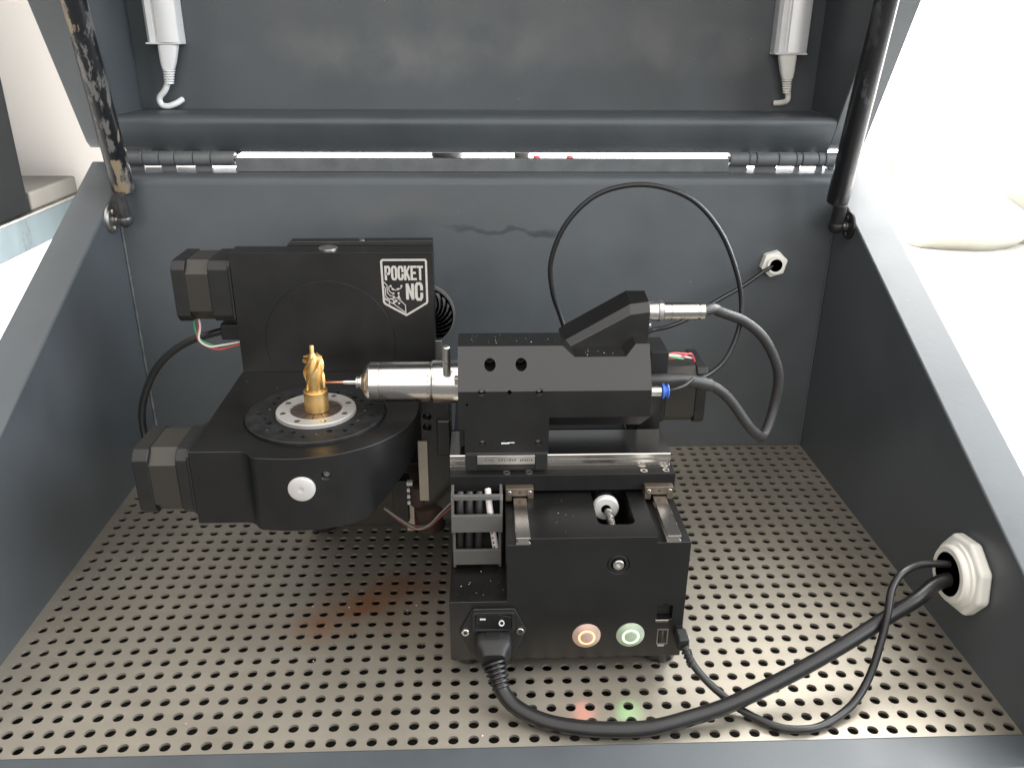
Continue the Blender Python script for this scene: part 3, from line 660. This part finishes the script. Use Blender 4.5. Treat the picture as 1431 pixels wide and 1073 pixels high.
part(MB().box(.75,1.15,-20.64,-20.605,10.93,10.99).box(1.05,1.42,-20.63,-20.605,10.97,11.01), 'paint_smear', WHITEINK)
# spindle nose along x
sp = empty('spindle', (-4,-18,13.28), parent=mill)
ax = (-1,0,0); o = (-1.3,-18,13.28)
part(MB().lathe([(1.13,0),(1.13,1.42),(1.09,1.5),(1.06,1.5)], o, ax, 64), 'collar', CHROME, sp)
part(MB().lathe([(1.00,1.46),(1.05,1.58),(1.05,1.62),(1.05,4.02),(1.03,4.1),(1.03,4.16)], o, ax, 64), 'body', CHROME, sp)
part(MB().lathe([(1.0,4.13),(.97,4.15),(.97,4.2),(1.0,4.22)], o, ax, 48), 'groove', STEELDULL, sp)
part(MB().lathe([(1.03,4.2),(1.04,4.28),(1.04,4.68),(.98,4.78),(.78,4.94)], o, ax, 64), 'front_ring', CHROME, sp)
part(MB().lathe([(.9,4.80),(.80,4.90),(.62,5.02),(.42,5.10),(.36,5.14)], o, ax, 48), 'nose_cone', STEELDULL, sp, smooth=50)
part(MB().lathe([(.36,5.1),(.36,5.2),(.28,5.22),(.28,5.32),(.30,5.34),(.30,5.42),(.2,5.44)], o, ax, 32), 'collet_nut', ALU, sp)
part(MB().lathe([(.115,5.4),(.115,6.0),(.10,6.05),(.10,6.1)], o, ax, 20), 'tool_shank', STEEL, sp)
part(MB().lathe([(.075,6.08),(.06,7.0),(.03,7.05)], o, ax, 14), 'cutter', COPPER, sp)
mk = MB()
for k in range(7):
    a = math.radians(-64+k*17); mk.lathe([(.035,0),(.035,.012)], (-2.98,-18-1.055*math.cos(a),13.28+1.055*math.sin(a)), (0,-math.cos(a),math.sin(a)), 8)
part(mk, 'index_mark', DARKINK, sp)
part(MB().lathe([(.16,0),(.2,.03),(.2,1.6),(.15,1.66),(0,1.66)], (-1.98,-18.85,13.98), (0,-.12,1), 28), 'lever_pin', ALU, sp)
part(MB().lathe([(.06,0),(.06,.02)], (-1.98,-19.12,14.75), (0,-1,0), 12), 'pin_hole', PLASTIC, sp)
part(MB().box(-1.6,-1.37,-19.3,-18.9,13.6,14.0), 'pin_bracket', ALU, sp, bevel=.05)
# slanted connector block on the housing
ws = []
for (x, zl, zu, zk) in ((3.9,15.02,15.34,15.62),(4.3,15.24,15.56,15.9),(7.36,16.95,17.36,17.68),(8.36,17.08,17.50,17.68)):
    ws.append([(x,-18.2,14.9),(x,-18.2,zl),(x,-17.75,zu),(x,-16.4,zk),(x,-16.4,14.9)])
part(MB().loft(ws), 'connector_block', BLACK, bevel=.03, bangle=12)
cn = empty('silver_connector', (8.4,-17.5,16.9), parent=mill)
part(MB().lathe([(.44,0),(.5,.04),(.52,.5),(.56,.55),(.56,.75),(.42,.8)], (8.36,-17.5,16.9), (1,0,0), 12), 'coupling_nut', ALU, cn)
part(MB().lathe([(.42,.78),(.47,.82),(.47,1.15),(.44,1.17),(.44,1.2),(.47,1.22),(.47,2.55),(.43,2.58),(.43,2.66),(.47,2.68),(.47,2.92),(.3,3.0)], (8.36,-17.5,16.9), (1,0,0), 36), 'sleeve', STEEL, cn)
part(MB().lathe([(.12,0),(.14,.1),(0,.14)], (8.37,-17.95,16.3), (1,0,0), 12), 'lock_screw', STEEL, cn)
# air fitting with blue ring
af = empty('air_fitting', (8.3,-18.3,12.75), parent=mill)
part(MB().lathe([(.28,0),(.28,1.0),(.22,1.05)], (8.2,-18.3,12.75), (1,0,0), 24), 'barrel', ALU, af)
part(MB().lathe([(.25,1.03),(.40,1.06),(.40,1.16),(.30,1.2),(.30,1.32),(.40,1.34),(.36,1.4),(.1,1.42)], (8.2,-18.3,12.75), (1,0,0), 28), 'blue_ring', BLUEPL, af)
# ---- stepper motors
def octagon(c, s, ch): 
    y, z = c; h = s/2
    return [(y-h,z-h+ch),(y-h,z+h-ch),(y-h+ch,z+h),(y+h-ch,z+h),(y+h,z+h-ch),(y+h,z-h+ch),(y+h-ch,z-h),(y-h+ch,z-h)]
def motor(x0, xa, xb, x1, c, s, ch):
    t = empty('stepper_motor', ((x0+x1)/2, c[0], c[1]), parent=mill)
    part(MB().prism(octagon(c,s,ch*.85), 'x', x0, xa), 'end_cap', PLASTIC, t, bevel=.06)
    part(MB().prism(octagon(c,s*.985,ch*1.35), 'x', xa, xb), 'core', LAM, t, bevel=.02)
    part(MB().prism(octagon(c,s,ch*.85), 'x', xb, x1-.12), 'front_cap', PLASTIC, t, bevel=.06)
    part(MB().prism(octagon(c,s*1.01,ch*.5), 'x', x1-.12, x1), 'flange', PLASTIC, t, bevel=.02)
    return t
motor(-17.12,-16.35,-15.05,-14.36,(-20.35,9.63),3.55,.5)
motor(-17.62,-16.85,-15.58,-14.3,(-10.25,16.32),3.6,.5)
motor(12.62,12.0,10.3,9.75,(-13.3,10.95),3.45,.35)
part(MB().box(8.4,9.72,-16.5,-12.2,8.3,13.4), 'motor_bracket', BLACK, bevel=.06)
tb_ = MB().prism([(-16.6,12.9),(-16.6,14.3),(-14.2,14.3),(-13.6,12.9)], 'x', 8.9, 9.9); part(tb_, 'terminal_box', PLASTIC, bevel=.05)
# ---- rotary table body
front = spline([Vector(p) for p in [(-11.0,-22.84),(-9.9,-22.95),(-8.84,-22.93),(-7.47,-22.66),(-6.61,-22.28),(-5.74,-21.72),(-4.9,-20.92),(-4.1,-19.75),(-3.72,-18.5),(-3.6,-17.0),(-3.75,-15.4),(-4.3,-13.6),(-5.0,-12.02)]], 5)
outl = [(-14.35,-22.15),(-11.95,-22.15),(-11.7,-22.2),(-11.5,-22.34),(-11.36,-22.52),(-11.2,-22.74)] + [tuple(p) for p in front] + [(-14.35,-12.02)]
bm_body = MB().prism(outl, 'z', 7.46, 11.45)
A = Vector((-6.0,-22.0,7.5)); oo = Vector((.86,-.51,0)); pp = Vector((.233,.393,-.888)); nn = (oo*.35+pp*.94).normalized()
u = nn.orthogonal().normalized(); v = nn.cross(u); big = 30
cut = MB(); q = [A+u*big+v*big, A-u*big+v*big, A-u*big-v*big, A+u*big-v*big]; cut.loft([q, [k+nn*20 for k in q]])
disc_c = Vector((-8.95,-18.0,11.45))
cut.cyl((-7.75,-24,10.40),(-7.75,-22.2,10.40),.21,n=20)
cut.lathe([(3.66,-.06),(3.66,.5)], disc_c, (0,0,1), 64)
part(bm_body, 'rotary_body', BLACK, cut=cut, bevel=.06, smooth=28, bangle=35)
star = [(.17*(1 if k % 2 else .72)*math.cos(math.pi*k/6), .17*(1 if k % 2 else .72)*math.sin(math.pi*k/6)) for k in range(12)]
part(MB().lathe([(0,.08),(.56,.08),(.64,.04),(.66,-.02),(.66,-.2)], (-8.92,-22.96,9.81), (0,-1,0), 48), 'large_screw', mat('bright_screw', (.62,.60,.58), .45, .25, var=.05, vscale=90), smooth=35,
     cut=MB().prism([(-8.92+p[0], 9.81+p[1]) for p in star], 'y', -23.2, -22.985))
screw('screw', (-7.75,-22.45,10.38), (0,-1,0), .18, .05, STEELDULL, mill, 18)
rt_ = empty('rotary_table', disc_c, parent=mill)
cut = MB(); hol = []
for k in range(26):
    a = 2*math.pi*(k+.3)/26; r = (2.55, 2.95, 2.62)[k % 3]
    cut.cyl((disc_c.x+r*math.cos(a), disc_c.y+r*math.sin(a), 11.3), (disc_c.x+r*math.cos(a), disc_c.y+r*math.sin(a), 12), .12 if k % 3 else .16, n=12)
    if k % 4 == 0: hol.append((r, a))
part(MB().lathe([(0,-.05),(3.6,-.05),(3.6,.12),(3.55,.16),(0,.16)], disc_c, (0,0,1), 72), 'faceplate', DUSTY, rt_, cut=cut)
scr0 = None
for r, a in hol:
    c = (disc_c.x+r*math.cos(a), disc_c.y+r*math.sin(a), 11.54)
    if scr0 is None: scr0 = screw('screw', c, (0,0,1), .12, .04, STEELDULL, rt_, 12)
    else: copy_at(scr0, c, rt_)
rc = Vector((-8.92,-18.02,11.6))
part(MB().lathe([(1.30,.02),(1.36,.22),(2.02,.22),(2.07,.18),(2.07,.12),(2.0,.1),(2.0,.06),(2.08,.04),(2.08,.0),(1.3,0),(1.30,.02)], rc, (0,0,1), 72), 'clamp_ring', mat('satin_ring', (.50,.49,.465), .45, .45, var=.04, vscale=90), rt_, smooth=25)
rs0 = None
for k in range(8):
    a = math.radians(22+45*k); c = (rc.x+1.72*math.cos(a), rc.y+1.72*math.sin(a), 11.825)
    if rs0 is None: rs0 = part(MB().lathe([(0,.015),(.13,.012),(.16,0),(.16,-.02)], c, (0,0,1), 14), 'ring_screw', STEEL, rt_, org=c)
    else: copy_at(rs0, c, rt_)
for k in range(12):
    a0 = math.radians(30*k+1.4); a1 = math.radians(30*k+28.6); n = 5
    arc = [(rc.x+1.32*math.cos(a0+(a1-a0)*i/n), rc.y+1.32*math.sin(a0+(a1-a0)*i/n)) for i in range(n+1)]
    arc2 = [(rc.x+.2*math.cos(a0+(a1-a0)*i/n), rc.y+.2*math.sin(a0+(a1-a0)*i/n)) for i in range(n+1)]
    part(MB().prism(arc+arc2[::-1], 'z', 11.6, 11.73+.012*(k % 2)), 'collet_jaw', COLLET, rt_, smooth=0)
# ---- upright block, emblem
cut = MB().lathe([(3.75,0),(3.775,0),(3.775,.22),(3.75,.22),(3.75,0)], (-9.0,-12.2,13.24), (0,1,0), 80)
part(MB().box(-14.27,-2.93,-12,-10.42,11.2,18.62), 'upright_block', BLACK, bevel=.05, cut=cut)
part(MB().prism([(-11.4,2),(-11.4,18.6),(-11.2,18.86),(-3.0,18.90),(-3.0,2)], 'y', -10.3, -9.5), 'back_plate', BLACK, bevel=.04)
screw('cap_screw', (-8.9,-11.0,18.62), (0,0,1), .55, .10, ALU, mill, 36, .2)
screw('screw', (-7.1,-10.05,18.88), (0,0,1), .2, .05, STEEL, mill, 16)
em = empty('emblem', (-4.55,-12.02,16.6), parent=mill)
Y0, Y1 = -12.016, -11.99
mb = MB(); ribbon(mb, [(-5.74,18.2),(-3.36,18.2),(-3.30,18.12),(-3.30,15.76),(-3.34,15.66),(-4.52,14.94),(-5.7,15.62),(-5.78,15.74),(-5.82,18.12)], .115, 'y', Y0, Y1, True)
part(mb, 'shield_outline', ENGRAVE, em, smooth=0)
x = -5.66
for ch in 'POCKET':
    wv = .345
    part(letter(ch, x, 17.02, wv, .84, .125, Y0, Y1), 'letter', ENGRAVE, em, smooth=0); x += wv+.022
x = -4.50
for ch in 'NC':
    part(letter(ch, x, 15.80, .47, 1.10, .16, Y0, Y1), 'letter', ENGRAVE, em, smooth=0); x += .51
ci = MB()
for pth in ([(-5.72,16.92),(-5.56,16.72),(-5.56,16.3),(-5.4,16.1),(-5.28,16.1),(-5.14,15.95)], [(-5.74,16.66),(-5.66,16.56),(-5.66,16.1),(-5.5,15.92),(-5.3,15.9),(-5.1,15.7)],
            [(-5.72,15.98),(-5.6,15.9),(-5.0,15.98),(-4.56,15.54),(-4.55,15.02)], [(-5.72,15.9),(-5.2,15.6),(-4.58,15.1)], [(-5.48,15.92),(-5.46,15.52)], [(-5.3,16.62),(-5.28,16.5),(-5.1,16.44),(-4.94,16.5)],
            [(-5.46,16.66),(-5.46,16.4),(-5.3,16.25)], [(-4.94,16.5),(-4.78,16.55),(-4.74,16.68)], [(-4.92,16.22),(-4.92,16.0),(-4.8,15.9)], [(-5.24,15.74),(-5.1,15.86)]):
    Y0 -= .0007; ribbon(ci, pth, .045, 'y', Y0, Y1)
for (x, z) in ((-5.36,16.68),(-4.74,16.68),(-5.24,16.5),(-4.94,16.5),(-4.92,16.26),(-5.22,16.24),(-5.2,16.04),(-4.92,16.04),(-5.22,15.68),(-4.92,15.66),(-5.06,15.8)):
    Y0 -= .0007; ci.cyl((x,Y0-.001,z),(x,Y1,z),.062,n=12)
part(ci, 'circuit_pattern', ENGRAVE, em, smooth=0)
# fan beside the block
FANM = mat('glossy_fan_grey', (.09,.09,.092), .22)
fan = empty('cooling_fan', (-3.4,-9.4,14.2), parent=mill)
fc = Vector((-3.7,-9.6,14.1))
part(MB().lathe([(1.80,-.05),(1.9,-.05),(1.9,.5),(1.80,.5),(1.80,-.05)], fc, (0,1,0), 48), 'shroud', GREYPL, fan)
part(MB().lathe([(0,-.08),(.7,-.08),(.7,.4)], fc, (0,1,0), 30), 'hub', PLASTIC, fan)
for k in range(22):
    a = 2*math.pi*k/22; mb = MB(); secs = []
    for t in range(6):
        r = .68+t*.205; b = a+.20*t; d = Vector((math.cos(b),0,math.sin(b))); s_ = Vector((-d.z,0,d.x)); wd = .09+.022*t
        p = fc+d*r; secs.append([p+s_*wd+Vector((0,-.30,0)), p+s_*wd+Vector((0,-.26,0)), p-s_*wd+Vector((0,.10,0)), p-s_*wd+Vector((0,.06,0))])
    part(mb.loft(secs), 'blade', FANM, fan)
part(MB().box(-3.0,-2.55,-11.6,-11.2,11.5,13.2), 'clip_bracket', STEELDULL, bevel=.03)
# middle upright, connectors
part(MB().box(-3.62,-2.02,-16,-12.6,3.6,12.0), 'stage_plate', BLACK, bevel=.05, cut=MB().cyl((-3.26,-17,10.32),(-3.26,-15.4,10.32),.22,n=18).cyl((-3.28,-17,9.66),(-3.28,-15.4,9.66),.22,n=18))
part(MB().box(-2.75,-1.95,-16.3,-15.9,8.0,10.2), 'stage_bracket', BLACK, bevel=.12)
part(MB().box(-3.84,-3.30,-16.15,-16.01,5.0,8.85), 'steel_strip', mat('warm_strip', (.42,.38,.32), .5, .6, var=.12, vscale=40), bevel=.02)
part(MB().lathe([(.85,0),(.9,.1),(.9,1.5),(.7,1.6)], (-3.35,-15.6,2.9), (0,0,1), 28), 'small_motor', RUSTBOX)
part(MB().lathe([(.6,0),(.6,1.2),(.4,1.3)], (-3.9,-15.5,4.5), (0,0,1), 24), 'motor_boss', RUSTBOX)
part(MB().box(-5.5,-4.55,-15.6,-14.6,3.2,6.0), 'connector_housing', PLASTIC, bevel=.08)
for k in range(4): part(MB().box(-4.62,-4.28,-15.75,-15.4,4.5+.42*k,4.72+.42*k), 'connector_tooth', NYLON, bevel=.03)
part(MB().box(-4.75,-4.2,-15.3,-14.7,2.4,4.2), 'sensor_bracket', STEELDULL, bevel=.05)
# ---- cable chain on the ledge
chn = empty('cable_chain', (-.5,-22,4.6), parent=mill)
for (z0, z1, yy, dx) in ((6.75,8.9,-22.3,0.0), (4.62,7.0,-22.2,.06)):
    lk = empty('chain_link', (-.5,yy,z0), parent=chn) if False else None
    for (xa, xb) in ((-1.80+dx,-1.66+dx), (.64-dx,.78-dx)):
        part(MB().prism([(yy,z0),(yy-.0,z1-.25),(yy+.2,z1),(yy+1.2,z1),(yy+1.3,z0+.1),(yy+1.1,z0)], 'x', xa, xb), 'link_side', GREYPL, chn, bevel=.03)
    for (za, zb) in (((z0+.1,z0+1.08),) if z0 > 5 else ((z0+.22,z0+1.1),)):
        part(MB().box(-1.80+dx+.0,.78-dx,yy-.1,yy+.08,za,zb), 'link_bar', GREYPL, chn, bevel=.03)
part(MB().box(-1.70,.68,-22.32,-22.1,8.66,8.92), 'link_bar', GREYPL, chn, bevel=.03)
for k, x in enumerate((-1.4,-.92,-.42)):
    part(MB().tube([(x-.05,-21.55,4.65),(x,-21.6,6.2),(x+.03,-21.75,7.9),(x+.05,-21.3,8.55)], .19, 12, 6), 'chain_cable', GREYCABLE, chn, smooth=60)
part(MB().tube([(.52,-21.9,4.9),(.36,-22.0,6.2),(.18,-22.02,7.6),(.10,-21.8,8.3),(.05,-21.3,8.7)], .165, 12, 6), 'white_cable', WHITEW, chn, smooth=60)
mk = MB()
for k in range(12):
    z = 5.2+k*.28; t = (z-4.9)/2.7; x = .50-.36*min(1,t)-.02
    mk.box(x-.05,x+.03,-22.2,-22.14,z,z+.1) if z < 7.9 else None
part(mk, 'cable_print', DARKINK, chn)

# ---- the workpiece in the collet
wp = empty('brass_workpiece', (-8.9,-18,11.72), 'gold coloured brass part with twisted spiral flutes held upright on the round table', 'workpiece')
wc = Vector((-8.87,-18.0,11.74))
part(MB().lathe([(.60,0),(.63,.03),(.63,1.1),(.60,1.13),(.40,1.15)], wc, (0,0,1), 48), 'stock', BRASS, wp)
part(MB().lathe([(.43,1.1),(.415,1.2),(.41,1.9),(.37,2.3),(.30,2.75),(.20,3.05),(.14,3.15),(.12,3.2),(.12,3.55),(.09,3.6),(0,3.6)], wc, (0,0,1), 40), 'core', BRASS, wp, smooth=50)
for k in range(5):
    a0 = 2*math.pi*k/5-1.15; mb = MB(); secs = []
    for t in range(25):
        f = t/24; z = 1.22+1.72*f; a = a0+.25*f+2.0*f**1.8
        ri = .41 if z < 1.9 else .41-.20*(z-1.9)/1.05
        ro = .535-.05*max(0,f-.8)/.2; th = .028+.075*f**2.2
        d = Vector((math.cos(a),math.sin(a),0)); s_ = Vector((-d.y,d.x,0)); up_ = Vector((0,0,th*.8))
        r2 = ri+(ro-ri)*min(1,.75+f)
        c0 = wc+Vector((0,0,z))
        secs.append([c0+d*(ri-.06)-s_*th-up_*.3, c0+d*r2-s_*th*.7, c0+d*r2+s_*th*.7+up_, c0+d*(ri-.06)+s_*th+up_])
    part(mb.loft(secs), 'flute', BRASS, wp, smooth=50)
for (a, z) in ((2.9,2.75),(3.3,3.0)):
    d = Vector((math.cos(a),math.sin(a)*.3,0)); p = wc+Vector((0,0,z))
    part(MB().box(0,.22,-.03,.03,-.02,.03), 'burr', BRASS, wp, org=(0,0,0)).location = (p+d*.26-Vector((.2,0,0))-WORLD[wp])*U

# ================================================================== CABLES
def cable(name, pts, r, m, lab, cat='cable', n=12, k=8):
    return tag(MB().tube(pts, r, n, k).build(name, m, smooth=60), lab, cat)
pc = empty('power_cable', (5.8,-29.15,0), 'thick black power cable plugged in below the rocker switch, running to the large white gland', 'cable')
pl = MB(); secs = []
for (y, zc_, hw, hd) in ((-25.1,2.35,.90,.62),(-25.7,2.34,.90,.62),(-25.95,2.28,.86,.58),(-26.2,2.2,.66,.5),(-26.45,2.08,.58,.48)):
    secs.append([(.24+hw*math.copysign(abs(math.cos(a))**.5,math.cos(a)), y, zc_+hd*math.copysign(abs(math.sin(a))**.5,math.sin(a))) for a in [2*math.pi*i/24 for i in range(24)]])
pl.loft(secs).build('plug', PLASTIC, pc, smooth=40, bevel=.0)
MB().box(-.12,.55,-25.75,-25.2,2.95,3.0).build('plug_mark', PLASTIC, pc, bevel=.02)
rl = MB(); P0, P1 = Vector((.26,-26.4,2.08)), Vector((.62,-27.3,1.2))
for k in range(6):
    p = P0.lerp(P1, k/6); d = (P1-P0).normalized(); r = .60-.03*k
    rl.lathe([(r*.78,0),(r,.04),(r,.13),(r*.78,.18)], p, d, 20)
rl.build('strain_relief', RUBBER, pc, smooth=40)
MB().tube([(.3,-26.5,1.98),(.45,-26.95,1.55),(.72,-27.45,1.08),(1.35,-27.98,.70),(2.6,-28.6,.47),(4.2,-29.02,.44),(5.85,-29.18,.44),(7.5,-29.14,.46),(9.3,-28.75,.58),(11.42,-28.2,.85),(14.43,-27.16,1.5),(17.57,-26.01,2.4),(20.04,-25.01,3.2),(21.65,-24.47,3.8),(23.3,-23.55,4.2),(25.2,-23.4,4.4)], .37, 16, 8).build('cord', RUBBER, pc, smooth=60)
uc = empty('usb_cable', (14.4,-29.2,0), 'thin black data cable from the small socket looping over the thick power cable', 'cable')
MB().box(9.3,9.85,-26.0,-25.06,2.15,2.85).build('plug', PLASTIC, uc, bevel=.1, seg=3)
rl = MB(); P0, P1 = Vector((9.6,-25.9,2.4)), Vector((10.0,-26.55,1.6))
for k in range(5): rl.lathe([(.2,0),(.27-.015*k,.03),(.27-.015*k,.1),(.2,.13)], P0.lerp(P1,k/5), P1-P0, 14)
rl.build('strain_relief', PLASTIC, uc, smooth=40)
MB().tube([(9.62,-25.9,2.4),(9.97,-26.4,1.75),(10.57,-26.9,1.15),(11.32,-27.45,.66),(12.19,-28.12,.3),(13.32,-28.93,.22),(14.4,-29.22,.22),(15.68,-29.0,.22),(17.38,-28.08,.5),(18.56,-27.06,1.3),(19.3,-26.15,2.6),(19.75,-25.45,3.7),(20.2,-24.6,4.6),(21.0,-23.9,5.05),(22.2,-23.3,5.1),(23.4,-23.2,5.05),(25.2,-23.2,4.95)], .19, 12, 8).build('cord', RUBBER, uc, smooth=60)
cable('loop_cable', [(4.9,-13.4,13.6),(4.3,-13,15.2),(3.83,-13,16.6),(3.7,-13,18.37),(4.43,-13,20.37),(5.93,-13,21.92),(7.84,-13,22.53),(9.79,-13,22.38),(11.63,-13,21.53),(13.2,-13,19.76),(14.25,-13.1,17.51),(14.61,-13.3,15.82),(14.45,-13.7,14.4),(13.75,-14.3,13.0),(12.7,-14.9,12.3),(11.6,-15.6,12.2)], .14, RUBBER,
      'thin black cable standing up in a big loop behind the spindle housing')
cable('gland_cable', [(8.6,-11,12.6),(10.0,-8,11.6),(11.25,-5,11.38),(12.56,-4.6,11.55),(14.2,-4.0,12.0),(16.0,-3.1,12.8),(18.2,-2.0,13.6),(19.8,-1.2,14.4),(20.6,-.8,14.75),(20.86,-.2,14.82)], .145, RUBBER,
      'thin black cable from behind the spindle to the small white gland in the back wall')
cable('spindle_cable', [(11.2,-17.5,16.87),(11.9,-17.0,16.85),(12.6,-15.8,16.3),(13.4,-14.6,15.75),(14.64,-14,15.12),(15.78,-14,14.22),(16.65,-14,12.9),(17.08,-14,11.55),(17.0,-14.1,9.9),(16.6,-14.6,8.75),(16.15,-15.1,8.38),(15.7,-15.7,8.78),(14.95,-16,9.54),(13.93,-16,10.89),(13.1,-16.1,11.75),(12.3,-16.2,12.2),(10.9,-16.5,12.6),(9.6,-16.8,12.75),(8.1,-17,12.8)], lambda t: .29 if t < .82 else .36, GREYCABLE,
      'thick dark grey cable curving from the silver connector back into the housing', n=16)
cable('air_tube', [(9.5,-18.3,12.75),(10.0,-18.2,12.82),(10.6,-17.8,12.85),(11.2,-17.0,12.9)], .09, PLASTIC, 'thin tube leaving the blue ringed air fitting', 'tube')
cable('rear_cable', [(-14.0,-10.4,13.55),(-15.42,-10,13.4),(-16.74,-10,13.09),(-17.85,-10,12.7),(-19.02,-10,12.0),(-20.14,-10,10.9),(-21.06,-10,9.26),(-21.5,-10,7.79),(-21.45,-10.2,6.4),(-20.9,-10.8,5.2)], .225, RUBBER,
      'black cable arching from the upright block down the left side behind the lower motor')
bx = MB().box(-15.75,-14.3,-10.6,-9.6,12.95,13.95).build('cable_boot', PLASTIC, mill, bevel=.1)
def wires(paths, lab):
    t = empty('wire_bundle', paths[0][0][0], lab, 'wires')
    for pts, m_ in paths: MB().tube(pts, .062, 8, 6).build('wire', m_, t, smooth=60)
wires([([(-16.95,-11.2,14.7),(-17.08,-11,14.0),(-16.95,-11,13.3),(-16.5,-11,12.9),(-15.7,-11,12.7),(-14.9,-11,12.85),(-14.2,-11,12.95)], GREENW),
       ([(-16.8,-11.1,14.7),(-16.82,-11,14.0),(-16.95,-11.1,13.2),(-16.4,-11.1,12.7),(-15.7,-11.1,12.58),(-14.9,-11.1,12.78),(-14.2,-11,12.9)], REDW),
       ([(-16.72,-11.2,14.7),(-16.72,-11.1,14.0),(-16.85,-11.2,13.2),(-16.3,-11.2,12.78),(-15.6,-11.2,12.86),(-14.9,-11.2,12.98),(-14.2,-11,13.05)], WHITEW)],
      'twisted green, red and white wires hanging under the upper left motor')
wires([([(9.7,-15.2,13.4),(10.4,-14.9,13.55),(11.1,-14.5,13.4),(11.7,-14.2,13.2),(12.0,-14,12.75)], REDW),
       ([(9.7,-15.0,13.5),(10.4,-15.0,13.3),(11.1,-14.6,13.25),(11.7,-14.3,13.3),(12.0,-14.1,12.75)], REDW),
       ([(9.7,-15.3,13.6),(10.3,-15.1,13.45),(10.7,-14.9,13.3),(11.2,-14.6,13.1)], GREENW),
       ([(9.7,-15.1,13.65),(10.3,-15.0,13.5),(10.7,-14.8,13.4),(11.9,-14.1,12.95)], WHITEW)],
      'red, green and white wires on top of the motor behind the spindle')
GREENDULL = mat('shaded_green_wire', (.05,.10,.065), .6); REDDULL = mat('shaded_red_wire', (.17,.055,.045), .6); WHITEDULL = mat('shaded_white_wire', (.22,.20,.185), .6)  # wire colours darkened to carry the shade they hang in
wires([([(-5.8,-17.0,5.2),(-4.9,-17,4.3),(-4.1,-17,3.85),(-3.3,-17,3.95),(-2.6,-17.1,4.75),(-2.0,-17.2,5.4)], GREENDULL),
       ([(-5.8,-17.1,5.1),(-4.9,-17.1,4.2),(-4.1,-17.1,3.7),(-3.3,-17.1,3.85),(-2.6,-17.2,4.6),(-2.0,-17.3,5.25)], REDDULL),
       ([(-5.8,-17.15,5.15),(-4.9,-17.15,4.38),(-4.0,-17.2,3.78),(-3.3,-17.2,4.02),(-2.7,-17.2,4.7),(-2.0,-17.25,5.5)], WHITEDULL),
       ([(-4.2,-17.05,3.9),(-3.4,-17.0,3.8),(-2.7,-17.0,4.55),(-2.0,-17.1,5.3)], REDDULL)],
      'sagging wires between the rotary body and the cable chain')
